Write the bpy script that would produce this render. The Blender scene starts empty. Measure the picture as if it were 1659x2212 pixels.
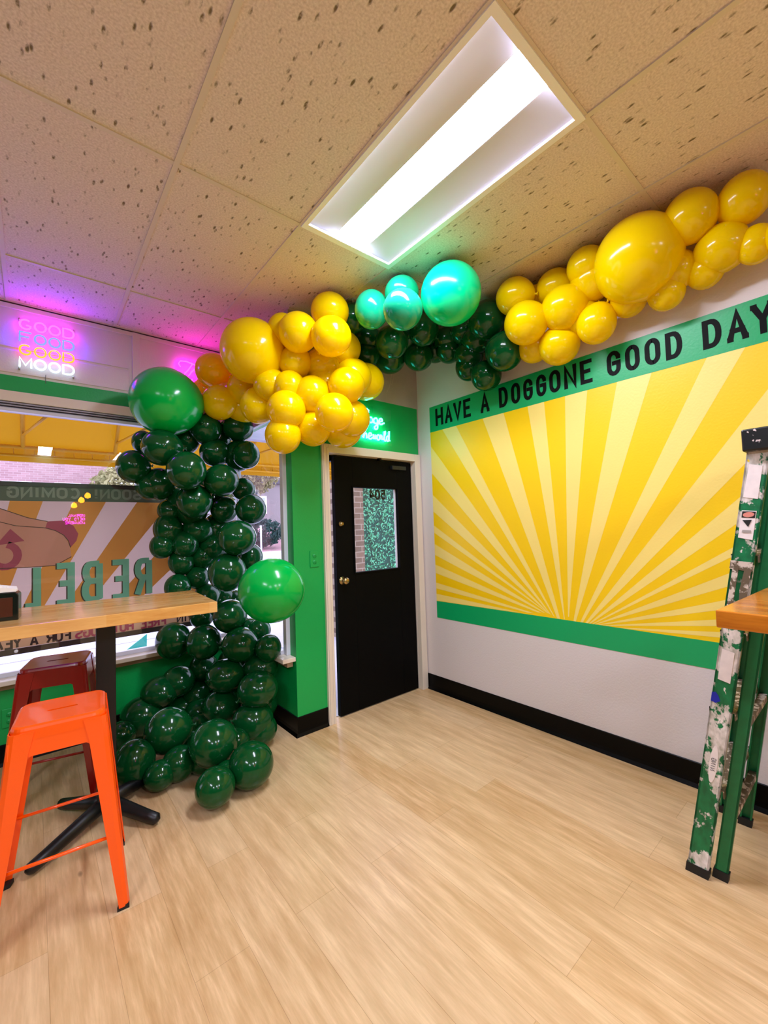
import bpy, bmesh, math, random
from mathutils import Vector, Matrix
random.seed(7)
SC = bpy.context.scene
# ---------------------------------------------------------------- camera
cam_d = bpy.data.cameras.new('camera'); cam = bpy.data.objects.new('camera', cam_d)
SC.collection.objects.link(cam); SC.camera = cam
cam_d.sensor_fit = 'VERTICAL'; cam_d.sensor_height = 36.0; cam_d.sensor_width = 27.0
cam_d.lens = 908.2 * 36.0 / 2212.0
cam_d.clip_start = 0.05; cam_d.clip_end = 300
Mr = Matrix(((0.7671375, -0.0003565, -0.6414826), (-0.6406077, -0.0526380, -0.7660620), (-0.0334933, 0.9986136, -0.0406090)))
cam.matrix_world = Matrix.Translation((-2.7116, -2.7101, 1.4235)) @ Mr.to_4x4()
# ---------------------------------------------------------------- world, light levels, exposure
W = bpy.data.worlds.new('sky'); SC.world = W; W.use_nodes = True
wb = W.node_tree.nodes['Background']; wb.inputs[0].default_value = (0.72, 0.72, 1.0, 1); wb.inputs[1].default_value = 4.2
LAMP = 74.0          # ceiling panel diffusers
SC.view_settings.view_transform = 'Standard'; SC.view_settings.look = 'None'
SC.view_settings.exposure = 0.25; SC.view_settings.gamma = 1.0; SC.view_settings.use_curve_mapping = False
SC.cycles.max_bounces = 10; SC.cycles.diffuse_bounces = 6; SC.cycles.transparent_max_bounces = 12
SC.cycles.sample_clamp_indirect = 8.0; SC.cycles.caustics_reflective = False; SC.cycles.caustics_refractive = False

# ---------------------------------------------------------------- helpers
def lin(c):
    if isinstance(c, str): c = tuple(int(c[i:i+2], 16) for i in (0, 2, 4))
    f = lambda v: (v/255/12.92) if v/255 <= .04045 else ((v/255+.055)/1.055)**2.4
    return (f(c[0]), f(c[1]), f(c[2]), 1)
MATS = {}
def mat(name, col, rough=.5, metal=0, spec=.5, emit=None, estr=0, bump=0, bscale=60, trans=0, coat=0, var=0, vscale=3):
    if name in MATS: return MATS[name]
    m = bpy.data.materials.new(name); m.use_nodes = True; nt = m.node_tree; N = nt.nodes; L = nt.links
    b = N['Principled BSDF']; c = lin(col)
    b.inputs['Base Color'].default_value = c; b.inputs['Roughness'].default_value = rough
    b.inputs['Metallic'].default_value = metal; b.inputs['Specular IOR Level'].default_value = spec
    b.inputs['Coat Weight'].default_value = coat; b.inputs['Coat Roughness'].default_value = .05
    tc = N.new('ShaderNodeTexCoord')
    if emit is not None:
        if name.startswith('neon'): b.inputs['Base Color'].default_value = (.03, .03, .03, 1)
        b.inputs['Emission Color'].default_value = lin(emit); b.inputs['Emission Strength'].default_value = estr
    if var:
        nz = N.new('ShaderNodeTexNoise'); nz.inputs['Scale'].default_value = vscale; nz.inputs['Detail'].default_value = 5
        L.new(tc.outputs['Object'], nz.inputs['Vector'])
        mx = N.new('ShaderNodeMix'); mx.data_type = 'RGBA'
        mx.inputs[6].default_value = tuple(v*(1-var) for v in c[:3])+(1,); mx.inputs[7].default_value = tuple(min(1, v*(1+var)) for v in c[:3])+(1,)
        L.new(nz.outputs['Fac'], mx.inputs[0]); L.new(mx.outputs[2], b.inputs['Base Color'])
    if bump:
        nz = N.new('ShaderNodeTexNoise'); nz.inputs['Scale'].default_value = bscale; nz.inputs['Detail'].default_value = 4
        L.new(tc.outputs['Object'], nz.inputs['Vector'])
        bp = N.new('ShaderNodeBump'); bp.inputs['Strength'].default_value = bump; bp.inputs['Distance'].default_value = .004
        L.new(nz.outputs['Fac'], bp.inputs['Height']); L.new(bp.outputs['Normal'], b.inputs['Normal'])
    if trans:
        tr = N.new('ShaderNodeBsdfTranslucent'); tr.inputs[0].default_value = c
        ms = N.new('ShaderNodeMixShader'); ms.inputs[0].default_value = trans
        L.new(b.outputs[0], ms.inputs[1]); L.new(tr.outputs[0], ms.inputs[2]); L.new(ms.outputs[0], N['Material Output'].inputs[0])
    MATS[name] = m; return m
def nodes(name):
    m = bpy.data.materials.new(name); m.use_nodes = True; MATS[name] = m
    return m, m.node_tree.nodes, m.node_tree.links, m.node_tree.nodes['Principled BSDF']
def mixc(N, L, fac, a, b):
    mx = N.new('ShaderNodeMix'); mx.data_type = 'RGBA'
    for s, v in ((6, a), (7, b)):
        if isinstance(v, tuple): mx.inputs[s].default_value = v
        else: L.new(v, mx.inputs[s])
    if isinstance(fac, float): mx.inputs[0].default_value = fac
    else: L.new(fac, mx.inputs[0])
    return mx.outputs[2]
def ramp(N, L, src, a, b):
    r = N.new('ShaderNodeMapRange'); r.inputs[1].default_value = a; r.inputs[2].default_value = b; L.new(src, r.inputs[0]); return r.outputs[0]
def noise(N, L, scale, mapping=(1, 1, 1), detail=5, rough=.5, coord='Object'):
    tc = N.new('ShaderNodeTexCoord'); mp = N.new('ShaderNodeMapping'); mp.inputs['Scale'].default_value = mapping
    nz = N.new('ShaderNodeTexNoise'); nz.inputs['Scale'].default_value = scale; nz.inputs['Detail'].default_value = detail; nz.inputs['Roughness'].default_value = rough
    L.new(tc.outputs[coord], mp.inputs[0]); L.new(mp.outputs[0], nz.inputs['Vector']); return nz.outputs['Fac'], mp.outputs[0]

class MB:
    """collects geometry of one mesh"""
    def __init__(s): s.v = []; s.f = []; s.m = []; s.sm = []
    def add(s, vs, fs, m=0, smooth=False):
        o = len(s.v); s.v += [tuple(v) for v in vs]; s.f += [tuple(i+o for i in f) for f in fs]; s.m += [m]*len(fs); s.sm += [smooth]*len(fs); return s
    def box(s, a, b, m=0, M=None):
        (x0, y0, z0), (x1, y1, z1) = a, b
        vs = [Vector(v) for v in ((x0,y0,z0),(x1,y0,z0),(x1,y1,z0),(x0,y1,z0),(x0,y0,z1),(x1,y0,z1),(x1,y1,z1),(x0,y1,z1))]
        if M is not None: vs = [M @ v for v in vs]
        return s.add(vs, [(0,3,2,1),(4,5,6,7),(0,1,5,4),(1,2,6,5),(2,3,7,6),(3,0,4,7)], m)
    def hexa(s, lo, hi, m=0):   # two quads (4 pts each)
        return s.add(list(lo)+list(hi), [(0,3,2,1),(4,5,6,7),(0,1,5,4),(1,2,6,5),(2,3,7,6),(3,0,4,7)], m)
    def tube(s, pts, r, n=8, m=0, closed=False, caps=True):
        pts = [Vector(p) for p in pts]; K = len(pts); vs = []; rr = r if isinstance(r, (list, tuple)) else [r]*K
        up = None
        for i, p in enumerate(pts):
            a = pts[(i-1) % K] if (closed or i > 0) else p; b = pts[(i+1) % K] if (closed or i < K-1) else p
            t = (b-a); t = t.normalized() if t.length > 1e-9 else Vector((0,0,1))
            if up is None: up = t.orthogonal().normalized()
            up = (up - t*up.dot(t)); up = up.normalized() if up.length > 1e-6 else t.orthogonal().normalized()
            w = t.cross(up)
            for k in range(n):
                an = 2*math.pi*k/n; vs.append(p + (up*math.cos(an)+w*math.sin(an))*rr[i])
        fs = []
        for i in range(K if closed else K-1):
            j = (i+1) % K
            for k in range(n): fs.append((i*n+k, i*n+(k+1) % n, j*n+(k+1) % n, j*n+k))
        if not closed and caps: fs.append(tuple(range(n))[::-1]); fs.append(tuple((K-1)*n+k for k in range(n)))
        return s.add(vs, fs, m, True)
    def lathe(s, prof, c=(0,0,0), n=24, m=0, axis='z'):
        vs = []; K = len(prof)
        for r, z in prof:
            for k in range(n):
                a = 2*math.pi*k/n; x, y = r*math.cos(a), r*math.sin(a)
                vs.append({'z': (c[0]+x, c[1]+y, c[2]+z), 'y': (c[0]+x, c[1]+z, c[2]-y), 'x': (c[0]+z, c[1]+x, c[2]+y)}[axis])
        fs = [(i*n+k, i*n+(k+1) % n, (i+1)*n+(k+1) % n, (i+1)*n+k) for i in range(K-1) for k in range(n)]
        fs += [tuple(range(n))[::-1], tuple((K-1)*n+k for k in range(n))]
        return s.add(vs, fs, m, True)
    def prism(s, poly, to3, d, m=0):   # 2d polygon -> slab of thickness d along to3's third coordinate
        n = len(poly); vs = [to3(x, y, 0) for x, y in poly]+[to3(x, y, d) for x, y in poly]
        return s.add(vs, [tuple(range(n))[::-1], tuple(range(n, 2*n))]+[(i, (i+1) % n, (i+1) % n+n, i+n) for i in range(n)], m)
    def stroke(s, pl, hw, to3, d=.001, m=0, closed=False):
        s.ns = getattr(s, 'ns', -1)+1; d = d+s.ns*1.2e-4
        P = [Vector((p[0], p[1])) for p in pl]; K = len(P); Lf = []; R = []
        for i in range(K):
            a = P[(i-1) % K] if (closed or i > 0) else None; b = P[(i+1) % K] if (closed or i < K-1) else None
            d1 = (P[i]-a).normalized() if a is not None and (P[i]-a).length > 1e-9 else None
            d2 = (b-P[i]).normalized() if b is not None and (b-P[i]).length > 1e-9 else None
            if d1 is None: d1 = d2
            if d2 is None: d2 = d1
            n1 = Vector((-d1.y, d1.x)); n2 = Vector((-d2.y, d2.x)); nn = n1+n2
            nn = nn.normalized() if nn.length > .1 else n1
            k = min(1/max(nn.dot(n1), .35), 2.2)
            Lf.append(P[i]+nn*hw*k); R.append(P[i]-nn*hw*k)
        vs = [to3(p.x, p.y, d) for p in Lf]+[to3(p.x, p.y, d) for p in R]
        fs = []
        for i in range(K if closed else K-1):
            j = (i+1) % K; fs.append((i, j, j+K, i+K))
        return s.add(vs, fs, m)
    def build(s, name, mats, parent=None, bevel=0, loc=None, rot=None):
        me = bpy.data.meshes.new(name); me.from_pydata(s.v, [], s.f)
        for m in (mats if isinstance(mats, (list, tuple)) else [mats]): me.materials.append(m)
        me.polygons.foreach_set('material_index', s.m); me.polygons.foreach_set('use_smooth', s.sm)
        if len(s.f) > 1: bm = bmesh.new(); bm.from_mesh(me); bmesh.ops.recalc_face_normals(bm, faces=bm.faces); bm.to_mesh(me); bm.free()
        me.update(); o = bpy.data.objects.new(name, me); SC.collection.objects.link(o)
        if parent is not None: o.parent = parent
        if loc: o.location = loc
        if rot: o.rotation_euler = (0, 0, rot)
        if bevel:
            bv = o.modifiers.new('bevel', 'BEVEL'); bv.width = bevel; bv.segments = 2; bv.limit_method = 'ANGLE'; bv.angle_limit = .7
        return o
def empty(name, loc=(0,0,0), rz=0):
    o = bpy.data.objects.new(name, None); SC.collection.objects.link(o); o.location = loc; o.rotation_euler = (0,0,rz); o.empty_display_size = .1; return o
def tag(o, label=None, cat=None, group=None, kind=None):
    if label: o['label'] = label
    if cat: o['category'] = cat
    if group: o['group'] = group
    if kind: o['kind'] = kind
    return o
def S(name, mb, m, bevel=0): return tag(mb.build(name, m, None, bevel), kind='structure')
def copy_tree(o, parent=None):
    c = o.copy(); SC.collection.objects.link(c); c.parent = parent
    for ch in list(o.children): copy_tree(ch, c)
    return c

# stroke glyphs in a unit box (x 0..1, y 0..1); each glyph is a list of (points, closed)
def arc(cx, cy, rx, ry, a0, a1, n=8):
    return [(cx+rx*math.cos(math.radians(a0+(a1-a0)*i/n)), cy+ry*math.sin(math.radians(a0+(a1-a0)*i/n))) for i in range(n+1)]
def rrect(x0, y0, x1, y1, r=.35, ry=.2):
    return arc(x1-r, y1-ry, r, ry, 0, 90, 5)+arc(x0+r, y1-ry, r, ry, 90, 180, 5)+arc(x0+r, y0+ry, r, ry, 180, 270, 5)+arc(x1-r, y0+ry, r, ry, 270, 360, 5)
GL = {
 'A': [([(0,0),(.5,1),(1,0)],0),([(.2,.32),(.8,.32)],0)], 'B': [([(0,0),(0,1)],0),([(0,1)]+arc(.6,.76,.35,.24,90,-90)+[(0,.52)],0),([(0,.52)]+arc(.62,.26,.38,.26,90,-90)+[(0,0)],0)],
 'C': [(arc(.5,.5,.5,.5,45,315,14),0)], 'D': [([(0,0),(0,1)]+arc(.45,.55,.55,.45,90,0,5)+arc(.45,.45,.55,.45,0,-90,5),1)],
 'E': [([(1,1),(0,1),(0,0),(1,0)],0),([(0,.52),(.8,.52)],0)], 'F': [([(1,1),(0,1),(0,0)],0),([(0,.52),(.8,.52)],0)],
 'G': [(arc(.5,.72,.5,.28,10,180,7)+arc(.5,.28,.5,.28,180,360,7)+[(1,.5),(.55,.5)],0)], 'H': [([(0,0),(0,1)],0),([(1,0),(1,1)],0),([(0,.5),(1,.5)],0)],
 'I': [([(.5,0),(.5,1)],0)], 'L': [([(0,1),(0,0),(1,0)],0)], 'M': [([(0,0),(0,1),(.5,.2),(1,1),(1,0)],0)], 'N': [([(0,0),(0,1),(1,0),(1,1)],0)],
 'O': [(rrect(0,0,1,1,.5,.3),1)], 'R': [([(0,0),(0,1)],0),([(0,1)]+arc(.55,.75,.42,.25,90,-90)+[(0,.5)],0),([(.5,.5),(1,0)],0)],
 'S': [(arc(.5,.75,.5,.25,20,270,9)+arc(.5,.25,.5,.25,90,-160,9),0)], 'T': [([(0,1),(1,1)],0),([(.5,1),(.5,0)],0)], 'U': [([(0,1)]+arc(.5,.3,.5,.3,180,360)+[(1,1)],0)],
 'V': [([(0,1),(.5,0),(1,1)],0)], 'W': [([(0,1),(.25,0),(.5,.8),(.75,0),(1,1)],0)], 'Y': [([(0,1),(.5,.45),(1,1)],0),([(.5,.45),(.5,0)],0)],
 '!': [([(.5,1),(.5,.3)],0),([(.5,.12),(.5,0)],0)], '5': [([(1,1),(.1,1),(.05,.55)]+arc(.45,.33,.5,.33,110,-140,9),0)], '0': [(rrect(0,0,1,1,.45,.35),1)],
 '4': [([(.75,0),(.75,1),(0,.3),(1,.3)],0)], 'Z': [([(0,1),(1,1),(0,0),(1,0)],0)],
 # handwritten lower case
 'a': [(arc(.45,.3,.4,.3,60,400,12)+[(.9,.1),(1.1,.05)],0)], 'g': [(arc(.45,.3,.4,.3,60,400,12)+[(.85,-.3)]+arc(.55,-.4,.3,.25,0,-180,6)+[(1.1,.1)],0)],
 'e': [([(0,.2),(.7,.4)]+arc(.45,.4,.3,.25,0,180,6)+arc(.5,.25,.4,.25,180,330,6)+[(1.1,.2)],0)],
 'h': [([(-.1,.1),(.4,.8),(.35,1.05),(.2,.95),(.1,0)],0),([(.1,.1),(.3,.5),(.6,.55),(.7,.3),(.7,.05),(1.05,.15)],0)],
 'w': [([(0,.55),(.15,.05),(.45,.1),(.5,.5),(.6,.05),(.9,.1),(1,.5)],0)], 'o': [(arc(.5,.28,.4,.28,80,440,12)+[(1.05,.45)],0)],
 'r': [([(0,.1),(.3,.6),(.6,.5),(.6,.1),(1,.15)],0)], 'l': [([(0,.1),(.6,.8),(.55,1.1),(.35,1.05),(.3,.1),(.6,-.02),(.95,.15)],0)],
 'd': [(arc(.4,.3,.35,.3,60,380,10)+[(.8,1.15),(.75,.05),(1.05,.1)],0)], 'T_': [([(-.6,.75),(-.65,.95),(-.3,1.1),(.6,1.1),(1.3,1.0)],0),([(.6,1.1),(-.2,0)],0)],
}
def word(mb, text, x0, y0, h, w, gap, hw, to3, d=.001, m=0, neon=None, space=None):
    x = x0
    for ch in text:
        if ch != ' ':
            k = {'I': .3, '!': .3, 'M': 1.25, 'W': 1.25}.get(ch, 1)
            for pts, cl in GL[ch]:
                q = [(x+px*w*k, y0+py*h) for px, py in pts]
                if neon: mb.tube([to3(a, b, d) for a, b in q], neon, 8, m, closed=bool(cl))
                else: mb.stroke(q, hw, to3, d, m, bool(cl))
            x += w*k+gap
        else: x += (space or w*.6)+gap
    return x

# ---------------------------------------------------------------- materials
PAINT = mat('white_paint', 'dfd6d4', .55, bump=.25, bscale=90)
TRIMW = mat('trim_paint', 'e2d6c4', .35)
GREEN = mat('green_paint', '00a44c', .38, bump=.2, bscale=80)
BLACKB = mat('black_vinyl', '020202', .4, spec=.15)
def floor_mat():
    m, N, L, b = nodes('plank_floor')
    tc = N.new('ShaderNodeTexCoord'); mp = N.new('ShaderNodeMapping'); mp.inputs['Rotation'].default_value = (0, 0, math.pi/2)
    L.new(tc.outputs['Object'], mp.inputs[0])
    br = N.new('ShaderNodeTexBrick'); br.inputs['Scale'].default_value = 1; br.inputs['Brick Width'].default_value = 1.22; br.inputs['Row Height'].default_value = .178
    br.inputs['Mortar Size'].default_value = .0008; br.inputs['Mortar Smooth'].default_value = .3; br.offset = .37; br.offset_frequency = 2
    br.inputs['Color1'].default_value = (.35,.35,.35,1); br.inputs['Color2'].default_value = (.65,.65,.65,1); br.inputs['Mortar'].default_value = (0,0,0,1)
    L.new(mp.outputs[0], br.inputs[0])
    g1, _ = noise(N, L, 3.2, (7, .8, 1), 8, .62); g2, _ = noise(N, L, 9, (10, .7, 1), 6, .6); g3, _ = noise(N, L, 1.3, (2.2, .8, 1), 3)
    c = mixc(N, L, ramp(N, L, g1, .36, .66), lin('c49a66'), lin('ecc896'))
    c = mixc(N, L, ramp(N, L, g2, .40, .62), mixc(N, L, .35, c, lin('a8824e')), c)
    c = mixc(N, L, ramp(N, L, g3, .35, .7), mixc(N, L, .25, c, lin('d0ac78')), c)
    pv = N.new('ShaderNodeMapRange'); pv.inputs[1].default_value = .35; pv.inputs[2].default_value = .65; pv.inputs[3].default_value = 0; pv.inputs[4].default_value = .22
    L.new(br.outputs['Color'], pv.inputs[0]); c = mixc(N, L, pv.outputs[0], c, lin('efdcb8'))
    c = mixc(N, L, ramp(N, L, br.outputs['Fac'], 0, 2.2), c, lin('7a5a38'))
    kn = N.new('ShaderNodeTexVoronoi'); kn.inputs['Scale'].default_value = 1.5; mp2 = N.new('ShaderNodeMapping'); mp2.inputs['Scale'].default_value = (2.2, .9, 1)
    L.new(tc.outputs['Object'], mp2.inputs[0]); L.new(mp2.outputs[0], kn.inputs[0])
    c = mixc(N, L, ramp(N, L, kn.outputs['Distance'], .012, .04), lin('5d4022'), c)
    L.new(c, b.inputs['Base Color']); b.inputs['Roughness'].default_value = .3; b.inputs['Specular IOR Level'].default_value = .45
    rr = N.new('ShaderNodeMapRange'); rr.inputs[3].default_value = .22; rr.inputs[4].default_value = .42; L.new(g2, rr.inputs[0]); L.new(rr.outputs[0], b.inputs['Roughness'])
    bp = N.new('ShaderNodeBump'); bp.inputs['Strength'].default_value = .12; bp.inputs['Distance'].default_value = .002; L.new(g2, bp.inputs['Height']); L.new(bp.outputs[0], b.inputs['Normal'])
    return m
def ceil_mat():
    m, N, L, b = nodes('ceiling_tile')
    tc = N.new('ShaderNodeTexCoord')
    a, _ = noise(N, L, 17, (1.9, 1.0, 1), 5, .62); f, _ = noise(N, L, 120, (1, 1, 1), 3); z, _ = noise(N, L, 1.2, (1, 1, 1), 2)
    wp = N.new('ShaderNodeMapping'); wp.inputs['Rotation'].default_value = (0, 0, .5); wp.inputs['Scale'].default_value = (42, 15, 1)
    L.new(tc.outputs['Object'], wp.inputs[0])
    vo = N.new('ShaderNodeTexVoronoi'); vo.inputs['Scale'].default_value = 1; L.new(wp.outputs[0], vo.inputs[0])
    hole = N.new('ShaderNodeMath'); hole.operation = 'MULTIPLY'
    L.new(ramp(N, L, vo.outputs['Distance'], .30, .16), hole.inputs[0]); L.new(ramp(N, L, a, .47, .6), hole.inputs[1])
    base = mixc(N, L, ramp(N, L, f, .3, .7), lin('cebeb6'), lin('eadcd6'))
    c = mixc(N, L, hole.outputs[0], base, lin('75664f')); L.new(c, b.inputs['Base Color']); b.inputs['Roughness'].default_value = .9
    h = N.new('ShaderNodeMath'); h.operation = 'SUBTRACT'; h.inputs[0].default_value = 1; L.new(hole.outputs[0], h.inputs[1])
    h2 = N.new('ShaderNodeMath'); h2.operation = 'MULTIPLY_ADD'; h2.inputs[1].default_value = .35; L.new(f, h2.inputs[0]); L.new(h.outputs[0], h2.inputs[2])
    bp = N.new('ShaderNodeBump'); bp.inputs['Strength'].default_value = .55; bp.inputs['Distance'].default_value = .004; L.new(h2.outputs[0], bp.inputs['Height']); L.new(bp.outputs[0], b.inputs['Normal'])
    return m
def wood_mat(name, c1, c2, c3, along='x'):
    m, N, L, b = nodes(name)
    mpv = (1.2, 9, 9) if along == 'x' else (9, 1.2, 9)
    g, _ = noise(N, L, 3.5, mpv, 7, .6); k, _ = noise(N, L, 2.1, (1.5, 3, 3) if along == 'x' else (3, 1.5, 3), 3)
    tc = N.new('ShaderNodeTexCoord'); br = N.new('ShaderNodeTexBrick'); br.inputs['Brick Width'].default_value = .45; br.inputs['Row Height'].default_value = .045; br.inputs['Scale'].default_value = 1
    br.inputs['Mortar Size'].default_value = .0006; br.offset = .4; br.inputs['Color1'].default_value = (0,0,0,1); br.inputs['Color2'].default_value = (1,1,1,1); br.inputs['Mortar'].default_value = (.1,.1,.1,1)
    mp = N.new('ShaderNodeMapping'); L.new(tc.outputs['Object'], mp.inputs[0])
    if along != 'x': mp.inputs['Rotation'].default_value = (0, 0, math.pi/2)
    L.new(mp.outputs[0], br.inputs[0])
    c = mixc(N, L, ramp(N, L, g, .3, .68), lin(c1), lin(c2)); s = N.new('ShaderNodeMath'); s.operation = 'MULTIPLY'; s.inputs[1].default_value = .45; L.new(br.outputs['Color'], s.inputs[0])
    c = mixc(N, L, s.outputs[0], c, lin(c3)); c = mixc(N, L, ramp(N, L, k, .62, .8), c, lin(c1))
    L.new(c, b.inputs['Base Color']); b.inputs['Roughness'].default_value = .22; b.inputs['Coat Weight'].default_value = .5; b.inputs['Coat Roughness'].default_value = .12
    return m
def paper_mat():
    pass
FLOORM = floor_mat(); CEILM = ceil_mat()
GRID = mat('grid_paint', 'd8ccbe', .6)
WOODL = wood_mat('butcher_block_light', 'cc8a3c', 'ecb868', 'f6d090')
WOODR = wood_mat('butcher_block_amber', 'a85408', 'dc8420', 'f0a440', 'y')
def glass_mat(name, tint=(1, 1, 1, 1), k=1.0):
    m = bpy.data.materials.new(name); m.use_nodes = True; N = m.node_tree.nodes; L = m.node_tree.links
    N.remove(N['Principled BSDF'])
    t = N.new('ShaderNodeBsdfTransparent'); t.inputs[0].default_value = tint; g = N.new('ShaderNodeBsdfGlossy'); g.inputs['Roughness'].default_value = .0
    lw = N.new('ShaderNodeLayerWeight'); lw.inputs[0].default_value = .5
    pw = N.new('ShaderNodeMath'); pw.operation = 'POWER'; pw.inputs[1].default_value = 4.5; L.new(lw.outputs['Facing'], pw.inputs[0])
    mu = N.new('ShaderNodeMath'); mu.operation = 'MULTIPLY_ADD'; mu.inputs[1].default_value = .85*k; mu.inputs[2].default_value = .06*k; L.new(pw.outputs[0], mu.inputs[0])
    ms = N.new('ShaderNodeMixShader'); L.new(mu.outputs[0], ms.inputs[0]); L.new(t.outputs[0], ms.inputs[1]); L.new(g.outputs[0], ms.inputs[2]); L.new(ms.outputs[0], N['Material Output'].inputs[0])
    return m
GLASS = glass_mat('window_glass')
def brick_mat(name, c1, c2, mo, sc=1.0):
    m, N, L, b = nodes(name); tc = N.new('ShaderNodeTexCoord'); mp = N.new('ShaderNodeMapping'); mp.inputs['Rotation'].default_value = (math.pi/2, 0, 0)
    L.new(tc.outputs['Object'], mp.inputs[0]); br = N.new('ShaderNodeTexBrick'); br.inputs['Scale'].default_value = sc; br.inputs['Brick Width'].default_value = .21; br.inputs['Row Height'].default_value = .075
    br.inputs['Mortar Size'].default_value = .006; br.inputs['Color1'].default_value = lin(c1); br.inputs['Color2'].default_value = lin(c2); br.inputs['Mortar'].default_value = lin(mo)
    L.new(mp.outputs[0], br.inputs[0]); L.new(br.outputs[0], b.inputs['Base Color']); b.inputs['Roughness'].default_value = .85; return m

# ---------------------------------------------------------------- the room
H = 3.05; XL, YB = -6.0, -5.6; YA = 1.02; XB = -1.29
fl = MB(); fl.add([(XL, YB, 0), (0, YB, 0), (0, 0, 0), (XB, 0, 0), (XB, YA, 0), (XL, YA, 0)], [(0, 1, 2, 3, 4, 5)])
fl.add([(-1.03, 0, 0), (-.01, 0, 0), (-.01, .2, 0), (-1.03, .2, 0)], [(0, 1, 2, 3)])
S('floor', fl, FLOORM)
# ceiling tiles: open where the lamps sit
X0, Y0 = -1.62, -.8; PX, PY = .61, 1.22
LAMPS = [(0, -1), (-5, -2), (-5, -4), (0, -4), (-2, -4)]
ce = MB()
for i in range(-8, 3):
    for j in range(-5, 2):
        xa, xb = max(XL, X0+i*PX), min(0, X0+(i+1)*PX); ya, yb = max(YB, Y0+j*PY), min(YA, Y0+(j+1)*PY)
        if xb-xa < .01 or yb-ya < .01 or (i, j) in LAMPS: continue
        for (p, q, r_, s_) in ([(xa, xb, ya, yb)] if xa > XB-1e-6 and yb <= 0 or yb <= 0 else [(xa, min(xb, XB), ya, yb), (max(xa, XB), xb, ya, min(yb, 0))]):
            if q-p > .005 and s_-r_ > .005: ce.add([(p, r_, H), (p, s_, H), (q, s_, H), (q, r_, H)], [(0, 1, 2, 3)])
S('ceiling', ce, CEILM)
gr = MB(); g = .011
for i in range(-7, 3):
    x = X0+i*PX; ye = YA if x < XB else 0
    gr.box((x-g, YB, H-.006), (x+g, ye, H+.004))
for j in range(-4, 2):
    y = Y0+j*PY; xe = 0 if y < 0 else XB
    gr.box((XL, y-g, H-.005), (xe, y+g, H+.004))
S('trim_11', gr, GRID)
# angle strip round the ceiling (thin dark gap line under it)
ga = MB(); ga.box((XL, YA-.02, H-.008), (XB, YA, H)); ga.box((-.02, YB, H-.008), (0, 0, H)); ga.box((XB, -.02, H-.008), (0, 0, H)); S('trim_1', ga, GRID)
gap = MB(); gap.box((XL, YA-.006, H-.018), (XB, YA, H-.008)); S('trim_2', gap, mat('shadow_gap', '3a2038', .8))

def lamp(idx, loc, label):
    r = empty('ceiling_light', loc); tag(r, label, 'ceiling light', 'recessed ceiling lights')
    w, l = PX-.012, PY-.012; fm = MB()
    # flange
    for a, b in (((0, 0), (PX, .03)), ((0, l-.024), (PX, PY)), ((0, .03), (.024, l-.024)), ((w-.018, .03), (PX, l-.024))):
        fm.box((a[0], a[1], -.012), (b[0], b[1], .002))
    fm.build('frame', mat('lamp_frame', 'f2f0f4', .35), r)
    wg = MB(); dz = .026; cw = .10   # reflector wings rise to the centre
    xm = PX/2
    for s in (-1, 1):
        K = 6; rows = []
        for k in range(K+1):
            t = k/K; x = xm+s*(cw+(w/2-.012-cw)*(1-t)); z = .0+dz*math.sin(t*math.pi/2)*.9
            rows.append([(x, .02, z), (x, l-.012, z)])
        vs = [p for rw in rows for p in rw]; wg.add(vs, [(2*k, 2*k+1, 2*k+3, 2*k+2) for k in range(K)], 0, True)
    for yy in (.02, l-.012):
        vs = [(xm-w/2+.012, yy, 0), (xm+w/2-.012, yy, 0), (xm+cw, yy, dz), (xm-cw, yy, dz)]; wg.add(vs, [(0, 1, 2, 3)])
    wg.build('reflector', mat('lamp_reflector', 'd8d6e2', .6, spec=.1), r)
    df = MB(); K = 8; vs = []
    for k in range(K+1):
        t = -1+2*k/K; x = xm+cw*t*.98; z = dz*.97
        vs += [(x, .03, z), (x, l-.022, z)]
    df.add(vs, [(2*k, 2*k+1, 2*k+3, 2*k+2) for k in range(K)], 0, True)
    df.build('diffuser', mat('lamp_diffuser', 'ffffff', .5, emit='e4e8ff', estr=LAMP), r)
    bx = MB(); bx.box((0, 0, dz), (PX, PY, dz+.02)); bx.build('housing', mat('lamp_housing', 'b0b0b0', .6), r)
    return r
labs = ['bright recessed ceiling light panel over the middle of the room', 'recessed ceiling light far to the left of the room, outside the frame', 'recessed ceiling light in the back left of the room', 'recessed ceiling light behind the viewer near the mural wall', 'recessed ceiling light behind the viewer in the middle']
for k, (i, j) in enumerate(LAMPS): lamp(k, (X0+i*PX, Y0+j*PY, H), labs[k])

w = MB(); w.box((0, YB, 0), (.12, .12, H)); S('wall_right', w, PAINT)
DKG = mat('fill_cut_green', '0a5a34', .5)  # colour of the unseen walls, made dark to cut fill on the window wall
w = MB(); w.box((XL-.12, YB-.12, 0), (.12, YB, H)); S('wall_back', w, DKG)
w = MB(); w.box((XL-.12, YB, 0), (XL, YA, H)); S('wall_left', w, DKG)
# storefront wall over and under the display window
w = MB(); w.box((XL, YA, 2.54), (XB+.02, YA+.18, H), 0); w.box((XL, YA-.005, 2.43), (XB, YA+.18, 2.54), 1); S('wall_front', w, [PAINT, GREEN])
w = MB(); w.box((XL, .98, 0), (XB, YA+.18, .5)); S('wall_sill', w, GREEN)
# raised battens on the upper wall
w = MB()
for x in (-5.2, -4.15, -3.13, -2.085): w.box((x-.027, YA-.018, 2.54), (x+.027, YA, H-.018))
for a, b in ((-5.15, -4.2), (-4.1, -3.18), (-3.08, -2.135)): w.box((a, YA-.007, 2.56), (b, YA, 2.715)); w.box((a-.0, YA-.006, 2.735), (b, YA, 2.745))
w.box((XL, YA-.014, 3.0), (XB, YA, H-.018))
S('trim_3', w, PAINT, .003)
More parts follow.
